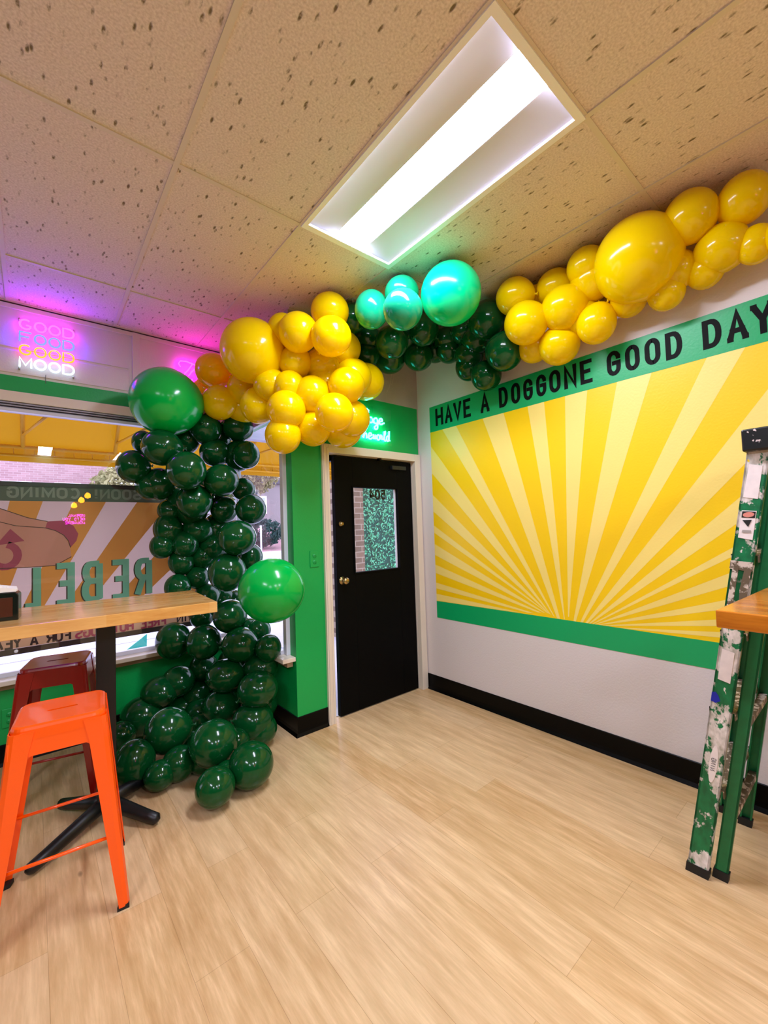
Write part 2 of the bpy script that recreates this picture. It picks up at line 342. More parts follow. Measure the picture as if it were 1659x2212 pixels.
# header trim of the window
w = MB(); w.box((XL, YA-.03, 2.36), (XB, YA+.1, 2.43)); S('trim_4', w, TRIMW, .004)
w = MB()
for k in range(4): w.box((XL, YA-.02+.018*k, 2.36-.013*(k+1)), (XB, YA+.1, 2.36-.013*k-.003))
S('trim_5', w, mat('alu_track', '9c98a8', .35, metal=.5), .002)
# sill board + lower frame rails
w = MB(); w.box((XL, .90, .515), (XB, YA+.05, .545)); w.box((XB-.10, 0.005, .515), (XB, .92, .545)); S('trim_12', w, TRIMW, .004)
w = MB(); w.box((XL, .965, .475), (XB, .985, .515)); w.box((XB-.055, .03, .478), (XB-.012, .97, .515)); S('trim_6', w, mat('sill_apron', 'a48c72', .5))
w = MB(); w.box((XL, 1.0, .545), (XB, 1.04, .575)); w.box((XB-.055, .13, .545), (XB+.005, 1.0, .575)); w.box((XL, 1.02, 2.30), (XB, 1.06, 2.322)); w.box((XB-.03, .13, 2.29), (XB, 1.02, 2.33))
w.box((XB-.03, .085, .545), (XB+.02, .135, 2.33)); w.box((XB-.02, 1.0, .545), (XB+.02, 1.04, 2.33))
win = S('window_1', w, mat('window_frame_paint', 'd8d8e4', .4), .003)
pn = MB(); pn.add([(XL, 1.025, .575), (XB, 1.025, .575), (XB, 1.025, 2.3), (XL, 1.025, 2.3)], [(0, 1, 2, 3)]); pn.add([(XB, 1.0, .575), (XB, .13, .575), (XB, .13, 2.3), (XB, 1.0, 2.3)], [(0, 1, 2, 3)])
pn.build('pane', GLASS, win)
# side wall of the display bay and the pier beside the door
w = MB(); w.box((XB, .085, 0), (XB+.1, YA+.18, .515), 0); w.box((XB, .085, 2.33), (XB+.1, YA+.18, 2.51), 0); w.box((XB, .12, 2.51), (XB+.1, YA+.18, H), 1); w.box((XB, .085, 2.33), (XB+.1, .12, 2.51), 0)
S('wall_bay', w, [GREEN, PAINT])
w = MB(); w.box((XB, 0, 0), (-1.036, .085, 2.51), 0); w.box((-1.036, 0, 2.072), (-.012, .12, 2.51), 0); w.box((XB, 0, 2.51), (0, .12, H), 1); w.box((-.012, 0, 0), (0, .12, 2.51), 1)
S('wall_door', w, [GREEN, mat('scuffed_paint', 'b5a8a2', .7, var=.25, vscale=4, bump=.4, bscale=30)])
sc = MB()
for x, z, a, l in ((-.32, 2.72, 1.35, .16), (-.29, 2.74, 1.3, .13), (-.36, 2.62, 1.2, .05)): sc.stroke([(x-math.cos(a)*l/2, z-math.sin(a)*l/2), (x+.006, z), (x+math.cos(a)*l/2, z+math.sin(a)*l/2)], .0012, lambda u, v, d: (u, -d, v), .0015)
S('trim_10', sc, mat('scratch', 'd8ccc0', .7))
# baseboards: black vinyl cove
def cove(pts, name, inward):
    mb = MB(); prof = [(0, 0), (.022, 0), (.018, .006), (.009, .02), (.006, .04), (.006, .128), (.003, .131), (0, .131)]
    n = len(prof); vs = []
    for i, (x, y) in enumerate(pts):
        nx, ny = inward[i]
        for a, z in prof: vs.append((x+nx*a, y+ny*a, z))
    mb.add(vs, [(i*n+k, i*n+(k+1) % n, (i+1)*n+(k+1) % n, (i+1)*n+k) for i in range(len(pts)-1) for k in range(n)]+[tuple(range(n)), tuple((len(pts)-1)*n+k for k in range(n))])
    S(name, mb, BLACKB)
cove([(0, -.0), (0, YB)], 'baseboard_right', [(-1, 0)]*2)
cove([(XL, .98), (XB, .98), (XB, 0), (-1.045, 0)], 'baseboard_front', [(0, -1), (-1, -1), (-1, -1), (0, -1)])
cove([(XL, YB), (XL, .98)], 'baseboard_left', [(1, 0)]*2)

# ---------------------------------------------------------------- door
w = MB(); cz = 2.085
w.box((-1.045, -.022, 0), (-.985, .02, cz)); w.box((-.985, -.022, 2.02), (-.078, .02, cz)); w.box((-.078, -.022, 0), (-.012, .02, cz))
w.box((-1.03, .02, 0), (-.99, .13, 2.02)); w.box((-.078, .02, 0), (-.05, .13, 2.02)); w.box((-1.03, .02, 2.02), (-.05, .13, 2.07))
w.box((-1.035, -.028, 0), (-1.023, -.0221, cz-.01)); w.box((-1.006, -.027, 0), (-.993, -.0221, cz-.03))
S('trim_7', w, TRIMW, .003)
w = MB(); w.box((-.9895, .021, .002), (-.9855, .128, 2.018)); w.box((-.084, .076, 0), (-.0785, .12, 2.018)); w.box((-.92, .078, 1.975), (-.085, .128, 2.018)); S('trim_8', w, BLACKB)
dm = mat('door_black', '020202', .6, spec=.1)
w = MB(); y0, y1 = .03, .072; gx0, gx1, gz0, gz1 = -.735, -.258, 1.085, 1.768; lx0, lx1 = -.910, -.085
w.box((lx0, y0, .008), (gx0, y1, 2.008)); w.box((gx1, y0, .008), (lx1, y1, 2.008)); w.box((gx0, y0, .008), (gx1, y1, gz0)); w.box((gx0, y0, gz1), (gx1, y1, 2.008))
for a, b in (((gx0-.012, gz0-.012), (gx0, gz1+.012)), ((gx1, gz0-.012), (gx1+.012, gz1+.012)), ((gx0, gz0-.012), (gx1, gz0)), ((gx0, gz1), (gx1, gz1+.012))): w.box((a[0], y0-.008, a[1]), (b[0], y0, b[1]))
door = S('door_1', w, dm, .002)
pn = MB(); pn.add([(gx0, .05, gz0), (gx1, .05, gz0), (gx1, .05, gz1), (gx0, .05, gz1)], [(0, 1, 2, 3)]); pn.build('pane', GLASS, door)
w = MB(); w.box((gx1-.012, .054, gz0), (gx1-.002, .07, gz1)); w.build('glazing_bead', mat('bead_white', 'f4f4ff', .4), door)
w = MB(); d3 = lambda u, v, d: (-u, .049-d, v)
for k, ch in enumerate('504'):
    for pts, cl in GL[ch]: w.stroke([(.385+k*.062+px*.04, 1.683+py*.07) for px, py in pts], .0085, d3, .0, 0, bool(cl))
w.build('house_number', mat('vinyl_black', '080c08', .5), door)
brass = mat('old_brass', 'b8a06c', .25, metal=1.0)
w = MB(); w.lathe([(.001, .0), (.024, .0), (.024, -.008), (.014, -.014), (.012, -.022), (.001, -.023)], (-.862, y0, 1.475), 20, 0, 'y'); w.box((-.866, y0-.03, 1.465), (-.858, y0-.02, 1.485)); w.build('deadbolt', brass, door)
w = MB(); w.lathe([(.001, 0), (.032, 0), (.031, -.006), (.014, -.01), (.012, -.03), (.022, -.036), (.028, -.048), (.026, -.06), (.015, -.068), (.001, -.069)], (-.862, y0, 1.035), 24, 0, 'y'); w.build('door_knob', brass, door)
w = MB(); w.box((-.33, y0-.03, 1.935), (-.17, y0, 1.97)); w.build('door_closer', mat('closer_black', '1a1c1e', .4), door, .004)
w = MB(); w.box((-.475, -.004, 2.0), (-.455, .03, 2.03)); S('trim_9', w, BLACKB)
w = MB(); w.box((-1.0, .07, -.02), (-.04, .2, .004)); S('trim_13', w, mat('threshold_metal', '9a9a9a', .4, metal=.8))

# ---------------------------------------------------------------- mural on the right wall
RAYS = [[[-0.143,0.785],[-0.799,0.784],[-0.143,0.845],[-0.979,0.787]],[[-0.144,0.891],[-1.031,0.794],[-0.144,0.942],[-1.08,0.797]],[[-0.146,1.025],[-1.113,0.805],[-0.148,1.099],[-1.137,0.808]],[[-0.148,1.183],[-1.153,0.81],[-0.147,1.28],[-1.165,0.811]],[[-0.148,1.378],[-1.184,0.81],[-0.148,1.443],[-1.188,0.811]],[[-0.149,1.565],[-1.192,0.808],[-0.152,1.71],[-1.198,0.808]],[[-0.161,1.892],[-1.201,0.805],[-0.15,2.144],[-1.207,0.803]],[[-0.65,1.702],[-1.226,0.794],[-0.751,1.693],[-1.233,0.792]],[[-0.929,1.676],[-1.251,0.784],[-1.055,1.665],[-1.272,0.783]],[[-1.186,1.653],[-1.298,0.787],[-1.263,1.646],[-1.304,0.784]],[[-1.359,1.637],[-1.327,0.805],[-1.444,1.629],[-1.333,0.805]],[[-1.557,1.619],[-1.361,0.778],[-1.721,1.77],[-1.377,0.779]],[[-1.889,1.746],[-1.405,0.78],[-1.988,1.732],[-1.422,0.78]],[[-2.134,1.711],[-1.437,0.78],[-2.25,1.662],[-1.452,0.779]],[[-2.223,1.503],[-1.461,0.781],[-2.2,1.371],[-1.472,0.782]],[[-2.184,1.259],[-1.478,0.78],[-2.175,1.211],[-1.489,0.782]],[[-2.161,1.13],[-1.495,0.78],[-2.152,1.064],[-1.506,0.782]],[[-2.142,0.998],[-1.512,0.78],[-2.113,0.945],[-1.529,0.782]],[[-2.111,0.898],[-1.54,0.781],[-2.111,0.865],[-1.567,0.783]],[[-2.111,0.835],[-1.621,0.782],[-2.111,0.808],[-1.66,0.783]]]
MS = mat('mural_gold', 'ffd000', .42, bump=.15, bscale=80); MP = mat('mural_pale', 'ffe27a', .42, bump=.15, bscale=80)
mur = empty('wall_mural', (0, -2.0, .7)); tag(mur, 'painted yellow sunburst mural with green bands and black lettering on the white wall', 'mural')
W3 = lambda u, v, d: (-d, u+2.0, v-.7)
ya, yb, z1, z2 = -5.2, -.150, .78, 2.264
mb = MB(); mb.prism([(ya, z1), (yb, z1), (yb, z2), (ya, z2)], W3, .001); mb.build('gold_field', MS, mur)
def clip(poly, ax, val, keep):
    out = []
    for i in range(len(poly)):
        p, q = poly[i], poly[(i+1) % len(poly)]; a, b = keep*(p[ax]-val), keep*(q[ax]-val)
        if a >= 0: out.append(p)
        if a*b < 0: t = a/(a-b); out.append((p[0]+(q[0]-p[0])*t, p[1]+(q[1]-p[1])*t))
    return out
for o1, i1, o2, i2 in RAYS:
    ex = lambda o, i: (i[0]+(o[0]-i[0])*6, i[1]+(o[1]-i[1])*6)
    pl = [tuple(i1), ex(o1, i1), ex(o2, i2), tuple(i2)]
    for ax, val, kp in ((0, ya, 1), (0, yb, -1), (1, z1, 1), (1, z2, -1)):
        if len(pl) > 2: pl = clip(pl, ax, val, kp)
    if len(pl) > 2:
        pq = [p for k, p in enumerate(pl) if math.dist(p, pl[k-1]) > 1e-4]; ar = sum(pq[k-1][0]*pq[k][1]-pq[k][0]*pq[k-1][1] for k in range(len(pq)))
        if ar > 0: pq.reverse()
        mb = MB(); mb.add([W3(u, v, .0016) for u, v in pq], [tuple(range(len(pq)))]); mb.build('pale_ray', MP, mur)
mb = MB(); mb.prism([(ya, .639), (yb, .639), (yb, .782), (ya, .782)], W3, .002); mb.build('lower_band', mat('band_green', '00a860', .4, bump=.15, bscale=80), mur)
mb = MB(); mb.prism([(ya, 2.264), (yb, 2.264), (yb, 2.488), (ya, 2.488)], W3, .002); mb.build('upper_band', mat('band_green', '00a860'), mur)
LET = [["H",-0.22,-0.309],["A",-0.329,-0.411],["V",-0.426,-0.513],["E",-0.531,-0.606],["A",-0.702,-0.786],["D",-0.874,-0.952],["O",-0.98,-1.055],["G",-1.081,-1.155],["G",-1.182,-1.257],["O",-1.279,-1.359],["N",-1.382,-1.468],["E",-1.49,-1.566],["G",-1.655,-1.734],["O",-1.759,-1.837],["O",-1.863,-1.942],["D",-1.967,-2.046],["D",-2.136,-2.216],["A",-2.236,-2.321],["Y",-2.331,-2.42]]
bk = mat('lettering_black', '050504', .6, spec=.15)
for ch, a, b in LET:
    w_ = a-b; hw = .0128; a2, b2 = a-hw, b+hw; mb = MB()
    for pts, cl in GL[ch]:
        q = [(a2-px*(a2-b2), 2.307+hw+py*(.152-2*hw)) for px, py in pts]; mb.stroke(q, hw, W3, .003, 0, bool(cl))
        if not cl:
            for e in (q[0], q[-1]): mb.add([W3(e[0]-hw, e[1]-hw, .0029), W3(e[0]+hw, e[1]-hw, .0029), W3(e[0]+hw, e[1]+hw, .0029), W3(e[0]-hw, e[1]+hw, .0029)], [(0, 1, 2, 3)])
    mb.build('letter', bk, mur)

# ---------------------------------------------------------------- balloons
BC = {'y': mat('balloon_yellow', 'ffde00', .14, spec=.45, trans=.25), 'd': mat('balloon_dark_green', '06481f', .13, spec=.4),
      'g': mat('balloon_green', '00b445', .18, spec=.45, trans=.12), 'T': mat('balloon_turquoise', '00dc90', .2, spec=.45, trans=.15), 't': mat('balloon_sea_green', '14a878', .14, spec=.45, trans=.08)}
BAL = [
(-1.543,0.04,2.681,0.2086,1.01,"y","L","biggest yellow balloon, at the left end of the cluster by the window"),
(-1.153,-0.345,2.925,0.1164,0.93,"y","L","yellow balloon, top row of yellow cluster left of the door sign, rightmost"),
(-1.214,-0.445,2.692,0.12,0.96,"y","L","yellow balloon, second row down of yellow cluster left of the door sign, leftmost"),
(-1.352,-0.261,2.752,0.12,0.99,"y","L","yellow balloon, top row of yellow cluster left of the door sign, second from left"),
(-1.393,-0.12,2.818,0.0946,1.03,"y","L","yellow balloon, top row of yellow cluster left of the door sign, leftmost"),
(-0.977,-0.242,2.744,0.115,0.97,"y","L","yellow balloon, second row down of yellow cluster left of the door sign, rightmost"),
(-1.116,-0.163,2.615,0.1142,0.99,"y","L","yellow balloon, third row down of yellow cluster left of the door sign, fourth from left"),
(-1.299,-0.111,2.61,0.1059,0.97,"y","L","yellow balloon, third row down of yellow cluster left of the door sign, second from left"),
(-0.919,-0.266,2.537,0.125,0.96,"y","L","yellow balloon, third row down of yellow cluster left of the door sign, sixth from left"),
(-1.056,-0.375,2.418,0.115,0.97,"y","L","yellow balloon, fourth row down of yellow cluster left of the door sign, rightmost"),
(-0.753,-0.199,2.556,0.1318,0.96,"y","L","yellow balloon, third row down of yellow cluster left of the door sign, rightmost"),
(-1.232,-0.218,2.367,0.115,1.02,"y","L","yellow balloon, fourth row down of yellow cluster left of the door sign, seventh from left"),
(-1.354,-0.125,2.418,0.1032,1.01,"y","L","yellow balloon, fourth row down of yellow cluster left of the door sign, sixth from left"),
(-1.412,-0.178,2.24,0.118,1.01,"y","L","yellow balloon, fifth row down of yellow cluster left of the door sign, second from left"),
(-1.474,0.134,2.337,0.115,1.06,"y","L","yellow balloon, fourth row down of yellow cluster left of the door sign, fourth from left"),
(-1.221,-0.465,2.182,0.115,1.01,"y","L","yellow balloon, fifth row down of yellow cluster left of the door sign, fourth from left"),
(-0.969,-0.302,2.215,0.122,1,"y","L","yellow balloon, fifth row down of yellow cluster left of the door sign, rightmost"),
(-1.208,-0.172,2.141,0.113,1,"y","L","yellow balloon, fifth row down of yellow cluster left of the door sign, third from left"),
(-1.417,-0.134,2.075,0.1113,1.03,"y","L","yellow balloon, bottom row of yellow cluster left of the door sign, alone in it"),
(-0.963,-0.184,2.17,0.131,0.99,"y","L","yellow balloon, fifth row down of yellow cluster left of the door sign, fifth from left"),
(-1.629,0.587,2.698,0.125,0.97,"y","L","yellow balloon, third row down of yellow cluster left of the door sign, leftmost"),
(-1.627,0.481,2.42,0.118,1.01,"y","L","yellow balloon, fourth row down of yellow cluster left of the door sign, second from left"),
(-1.632,0.763,2.589,0.0986,1.03,"y","L","yellow balloon, fourth row down of yellow cluster left of the door sign, leftmost"),
(-1.467,0.373,2.526,0.1213,1.01,"y","L","yellow balloon, fourth row down of yellow cluster left of the door sign, third from left"),
(-1.453,0.488,2.407,0.108,1.07,"y","L","yellow balloon, fifth row down of yellow cluster left of the door sign, leftmost"),
(-1.439,-0.01,2.45,0.1084,0.99,"y","L","yellow balloon, fourth row down of yellow cluster left of the door sign, fifth from left"),
(-1.104,-0.168,2.478,0.1068,0.97,"y","L","yellow balloon, third row down of yellow cluster left of the door sign, fifth from left"),
(-0.736,-1.06,2.854,0.1773,1,"T","C","big turquoise balloon just below the ceiling light"),
(-1.01,-0.622,2.859,0.106,1.11,"t","C","small turquoise balloon, leftmost of the three beside the big turquoise one"),
(-1.087,-0.997,2.673,0.104,0.99,"t","C","small turquoise balloon, front right one of three beside the big turquoise balloon"),
(-0.897,-0.794,2.929,0.0987,0.93,"t","C","small turquoise balloon, behind and above the front two, nearest the ceiling hook"),
(-0.959,-0.332,2.942,0.0931,1.06,"d","C","dark green balloon, top row of dark green cluster under the ceiling, leftmost"),
(-0.705,-0.179,2.92,0.099,0.97,"d","C","dark green balloon, second row down of dark green cluster under the ceiling, second from left"),
(-0.71,-0.47,2.778,0.11,0.99,"d","C","dark green balloon, second row down of dark green cluster under the ceiling, third from left"),
(-0.452,-0.152,2.824,0.1164,0.93,"d","C","dark green balloon, bottom row of dark green cluster under the ceiling, leftmost"),
(-0.703,-0.146,2.792,0.0986,0.95,"d","C","dark green balloon, second row down of dark green cluster under the ceiling, leftmost"),
(-0.459,-0.548,2.922,0.11,1.08,"d","C","dark green balloon, top row of dark green cluster under the ceiling, second from left"),
(-0.323,-0.357,2.809,0.11,0.98,"d","C","dark green balloon, second row down of dark green cluster under the ceiling, fifth from left"),
(-0.166,-0.529,2.916,0.108,0.97,"d","C","dark green balloon, second row down of dark green cluster under the ceiling, seventh from left"),
(-0.149,-0.381,2.889,0.096,0.95,"d","C","dark green balloon, second row down of dark green cluster under the ceiling, sixth from left"),
(-0.144,-0.721,2.731,0.1003,0.94,"d","C","dark green balloon, second row down of dark green cluster under the ceiling, ninth from left"),
(-0.154,-0.534,2.834,0.096,0.96,"d","C","dark green balloon, second row down of dark green cluster under the ceiling, eighth from left"),
(-0.238,-0.969,2.876,0.125,1.05,"d","C","dark green balloon, top row of dark green cluster under the ceiling, rightmost"),
(-0.232,-1.091,2.611,0.118,1.05,"d","C","dark green balloon, second row down of dark green cluster under the ceiling, rightmost"),
(-0.142,-0.868,2.528,0.1019,0.98,"d","C","dark green balloon, bottom row of dark green cluster under the ceiling, rightmost"),
(-0.128,-0.703,2.643,0.0929,0.97,"d","C","dark green balloon, bottom row of dark green cluster under the ceiling, second from left"),
(-0.165,-0.815,2.809,0.0986,0.96,"d","C","dark green balloon, second row down of dark green cluster under the ceiling, tenth from left"),
(-0.152,-0.701,2.921,0.1016,0.95,"d","C","dark green balloon, top row of dark green cluster under the ceiling, third from left"),
(-0.398,-0.313,2.934,0.1001,0.94,"d","C","dark green balloon, second row down of dark green cluster under the ceiling, fourth from left"),
(-0.284,-1.224,2.916,0.1111,0.96,"y","R","yellow balloon, fourth row down of yellow run over the mural, leftmost"),
(-0.313,-1.308,2.697,0.122,1,"y","R","yellow balloon, fifth row down of yellow run over the mural, leftmost"),
(-0.154,-1.433,2.922,0.1066,0.96,"y","R","yellow balloon, third row down of yellow run over the mural, leftmost"),
(-0.225,-1.514,2.732,0.122,1,"y","R","yellow balloon, fourth row down of yellow run over the mural, third from left"),
(-0.147,-1.434,2.551,0.113,0.99,"y","R","yellow balloon, bottom row of yellow run over the mural, rightmost"),
(-0.162,-1.268,2.595,0.0948,0.99,"y","R","yellow balloon, bottom row of yellow run over the mural, leftmost"),
(-0.171,-1.675,2.587,0.1019,1.08,"y","R","yellow balloon, fifth row down of yellow run over the mural, rightmost"),
(-0.216,-1.659,2.924,0.1005,0.97,"y","R","yellow balloon, third row down of yellow run over the mural, second from left"),
(-0.171,-1.665,2.86,0.1131,1.11,"y","R","yellow balloon, third row down of yellow run over the mural, third from left"),
(-0.237,-1.93,2.812,0.2051,1.03,"y","R","biggest yellow balloon of the run over the mural, under the ceiling"),
(-0.118,-1.836,2.677,0.0876,1.03,"y","R","yellow balloon, fourth row down of yellow run over the mural, fourth from left"),
(-0.144,-2.075,2.714,0.0883,1.06,"y","R","yellow balloon, third row down of yellow run over the mural, fourth from left"),
(-0.14,-2.023,2.623,0.0819,1.05,"y","R","yellow balloon, fourth row down of yellow run over the mural, rightmost"),
(-0.109,-2.187,2.67,0.0774,1.07,"y","R","yellow balloon, third row down of yellow run over the mural, rightmost"),
(-0.223,-2.165,2.908,0.1098,1.07,"y","R","yellow balloon, top row of yellow run over the mural, leftmost"),
(-0.165,-2.36,2.905,0.0986,1.09,"y","R","yellow balloon, top row of yellow run over the mural, rightmost"),
(-0.137,-2.264,2.733,0.1033,1.02,"y","R","yellow balloon, second row down of yellow run over the mural, leftmost"),
(-0.13,-2.387,2.687,0.075,1.1,"y","R","yellow balloon, second row down of yellow run over the mural, second from left"),
(-0.13,-1.29,2.922,0.0848,0.96,"y","R","yellow balloon, fourth row down of yellow run over the mural, second from left"),
(-0.139,-1.575,2.669,0.0976,1,"y","R","yellow balloon, fifth row down of yellow run over the mural, second from left"),
(-0.151,-2.507,2.67,0.0861,1.12,"y","R","yellow balloon, second row down of yellow run over the mural, rightmost"),
(-1.974,0.559,2.386,0.23,1.01,"g","U","big bright green balloon at the top left of the column, beside the neon signs"),
(-1.693,0.617,2.241,0.115,1,"d","U","dark green balloon, top row of dark green column above the table, third from left"),
(-1.453,0.574,2.275,0.1103,0.98,"d","U","dark green balloon, top row of dark green column above the table, rightmost"),
(-2.011,0.54,2.049,0.12,0.96,"d","U","dark green balloon, second row down of dark green column above the table, second from left"),
(-2.082,0.799,2.128,0.0728,1.11,"d","U","dark green balloon, top row of dark green column above the table, leftmost"),
(-2.153,0.759,1.935,0.1046,1.07,"d","U","dark green balloon, second row down of dark green column above the table, leftmost"),
(-1.617,0.624,2.063,0.105,0.93,"d","U","dark green balloon, second row down of dark green column above the table, third from left"),
(-1.445,0.597,2.048,0.1078,1.1,"d","U","dark green balloon, second row down of dark green column above the table, fourth from left"),
(-1.443,0.439,2.031,0.0955,1.06,"d","U","dark green balloon, second row down of dark green column above the table, rightmost"),
(-1.893,0.381,1.874,0.12,1.02,"d","U","dark green balloon, third row down of dark green column above the table, third from left"),
(-1.643,0.421,1.823,0.112,0.96,"d","U","dark green balloon, third row down of dark green column above the table, fourth from left"),
(-1.985,0.76,1.818,0.105,1.08,"d","U","dark green balloon, third row down of dark green column above the table, second from left"),
(-2.051,0.769,1.802,0.0889,1.11,"d","U","dark green balloon, third row down of dark green column above the table, leftmost"),
(-1.799,0.543,1.677,0.115,1.05,"d","U","dark green balloon, fourth row down of dark green column above the table, third from left"),
(-1.836,0.8,1.692,0.0918,1.15,"d","U","dark green balloon, fourth row down of dark green column above the table, leftmost"),
(-1.424,0.558,1.777,0.0842,1.01,"d","U","dark green balloon, third row down of dark green column above the table, rightmost"),
(-1.555,0.63,1.618,0.095,1.06,"d","U","dark green balloon, fourth row down of dark green column above the table, fifth from left"),
(-1.452,0.342,1.606,0.1017,1.04,"d","U","dark green balloon, fourth row down of dark green column above the table, rightmost"),
(-1.907,0.808,1.62,0.0785,0.99,"d","U","dark green balloon, fifth row down of dark green column above the table, second from left"),
(-1.71,0.761,1.465,0.11,0.9,"d","U","dark green balloon, sixth row down of dark green column above the table, third from left"),
(-1.921,0.797,1.478,0.0992,1.16,"d","U","dark green balloon, fifth row down of dark green column above the table, leftmost"),
(-1.595,0.26,1.396,0.12,0.94,"d","U","dark green balloon, sixth row down of dark green column above the table, rightmost"),
(-1.966,0.786,1.351,0.0812,1.1,"d","U","dark green balloon, sixth row down of dark green column above the table, leftmost"),
(-1.667,0.8,1.258,0.097,0.98,"d","U","dark green balloon, seventh row down of dark green column above the table, second from left"),
(-1.827,0.806,1.227,0.0913,1.15,"d","U","dark green balloon, seventh row down of dark green column above the table, leftmost"),
(-1.424,0.454,1.244,0.0904,1.1,"d","U","dark green balloon, seventh row down of dark green column above the table, rightmost"),
(-1.648,0.317,1.155,0.122,1.04,"d","U","dark green balloon, seventh row down of dark green column above the table, third from left"),
(-1.711,0.801,1.093,0.085,1.03,"d","U","dark green balloon, eighth row down of dark green column above the table, rightmost"),
(-1.866,0.764,1.034,0.0889,1.08,"d","U","dark green balloon, eighth row down of dark green column above the table, leftmost"),
(-1.649,0.768,0.932,0.0974,1.05,"d","U","dark green balloon, bottom row of dark green column above the table, leftmost"),
(-1.528,0.788,0.892,0.0971,0.98,"d","U","dark green balloon, bottom row of dark green column above the table, rightmost"),
(-1.546,-0.184,1.06,0.197,0.99,"g","W","big bright green balloon at the middle of the column, in front of the window edge"),
(-1.758,0.752,1.628,0.1118,1.22,"d","U","dark green balloon, fourth row down of dark green column above the table, second from left"),
(-1.617,0.748,1.777,0.1032,1.12,"d","U","dark green balloon, fourth row down of dark green column above the table, fourth from left"),
(-1.56,0.774,1.48,0.1084,1.06,"d","U","dark green balloon, fifth row down of dark green column above the table, rightmost"),
(-1.602,0.764,1.332,0.1068,1.06,"d","U","dark green balloon, sixth row down of dark green column above the table, fourth from left"),
(-1.812,0.752,1.361,0.0942,1.08,"d","U","dark green balloon, sixth row down of dark green column above the table, second from left"),
(-1.802,0.751,2.168,0.1016,1.07,"d","U","dark green balloon, top row of dark green column above the table, second from left"),
(-1.552,0.757,2.216,0.1012,1.05,"d","U","dark green balloon, top row of dark green column above the table, fourth from left"),
(-1.597,0.421,0.823,0.112,1,"d","W","dark green balloon, top row of dark green stretch below the table, second from left"),
(-1.438,0.767,0.864,0.0913,1.03,"d","W","dark green balloon, top row of dark green stretch below the table, rightmost"),
(-1.688,0.789,0.79,0.086,1.05,"d","W","dark green balloon, top row of dark green stretch below the table, leftmost"),
(-1.429,0.491,0.677,0.0889,1.01,"d","W","dark green balloon, second row down of dark green stretch below the table, fourth from left"),
(-1.413,0.337,0.699,0.0797,1.07,"d","W","dark green balloon, second row down of dark green stretch below the table, fifth from left"),
(-1.742,0.563,0.637,0.115,1.03,"d","W","dark green balloon, second row down of dark green stretch below the table, second from left"),
(-1.568,0.304,0.633,0.115,0.96,"d","W","dark green balloon, second row down of dark green stretch below the table, third from left"),
(-1.896,0.781,0.637,0.1184,1.09,"d","W","dark green balloon, second row down of dark green stretch below the table, leftmost"),
(-1.428,0.147,0.612,0.0834,1.08,"d","W","dark green balloon, second row down of dark green stretch below the table, rightmost"),
(-1.444,0.243,0.462,0.1051,0.85,"d","W","dark green balloon, bottom row of dark green stretch below the table, rightmost"),
(-1.684,0.774,0.394,0.0975,0.96,"d","W","dark green balloon, bottom row of dark green stretch below the table, leftmost"),
(-1.664,0.341,0.429,0.115,0.86,"d","W","dark green balloon, bottom row of dark green stretch below the table, second from left"),
(-1.539,0.083,0.371,0.118,0.9,"d","F","dark green balloon, second row down of dark green pile on the floor, sixth from left"),
(-1.685,0.382,0.211,0.115,0.86,"d","F","dark green balloon, second row down of dark green pile on the floor, fourth from left"),
(-1.574,0.088,0.168,0.12,0.96,"d","F","dark green balloon, third row down of dark green pile on the floor, fifth from left"),
(-1.535,0.054,0.112,0.0945,0.94,"d","F","dark green balloon, third row down of dark green pile on the floor, rightmost"),
(-1.436,0.237,0.195,0.0903,0.96,"d","F","dark green balloon, second row down of dark green pile on the floor, rightmost"),
(-1.871,0.753,0.339,0.1078,0.93,"d","F","dark green balloon, top row of dark green pile on the floor, leftmost"),
(-1.996,0.755,0.294,0.1128,0.84,"d","F","dark green balloon, second row down of dark green pile on the floor, leftmost"),
(-1.829,0.802,0.125,0.096,0.9,"d","F","dark green balloon, second row down of dark green pile on the floor, second from left"),
(-1.742,0.761,0.203,0.0945,1,"d","F","dark green balloon, second row down of dark green pile on the floor, third from left"),
(-2.115,0.762,0.152,0.125,0.99,"d","F","dark green balloon, third row down of dark green pile on the floor, leftmost"),
(-2.075,0.176,0.238,0.122,1.01,"d","F","dark green balloon, third row down of dark green pile on the floor, second from left"),
(-1.896,-0.116,0.207,0.122,0.96,"d","F","dark green balloon, fourth row down of dark green pile on the floor, third from left"),
(-1.768,-0.344,0.125,0.1128,0.98,"d","F","dark green balloon, fifth row down of dark green pile on the floor, sixth from left"),
(-1.981,-0.395,0.112,0.0901,0.97,"d","F","dark green balloon, bottom row of dark green pile on the floor, alone in it"),
(-2.267,0.122,0.129,0.1063,1.21,"d","F","dark green balloon, fifth row down of dark green pile on the floor, leftmost"),
(-2.059,0.004,0.103,0.0863,1.03,"d","F","dark green balloon, fifth row down of dark green pile on the floor, third from left"),
(-2.162,-0.015,0.084,0.0742,0.97,"d","F","dark green balloon, fifth row down of dark green pile on the floor, second from left"),
(-2.258,0.628,0.108,0.0825,1.09,"d","F","dark green balloon, fourth row down of dark green pile on the floor, leftmost"),
(-1.806,0.478,0.086,0.0739,1.04,"d","F","dark green balloon, third row down of dark green pile on the floor, fourth from left"),
(-1.924,0.228,0.086,0.0717,1.03,"d","F","dark green balloon, fourth row down of dark green pile on the floor, second from left"),
(-1.88,-0.291,0.088,0.0731,0.92,"d","F","dark green balloon, fifth row down of dark green pile on the floor, fifth from left"),
(-1.924,-0.012,0.084,0.0789,0.95,"d","F","dark green balloon, fifth row down of dark green pile on the floor, fourth from left"),
(-1.458,0.8,0.376,0.1001,1,"d","F","dark green balloon, top row of dark green pile on the floor, rightmost"),
(-1.757,0.658,0.099,0.0942,0.99,"d","F","dark green balloon, third row down of dark green pile on the floor, third from left"),
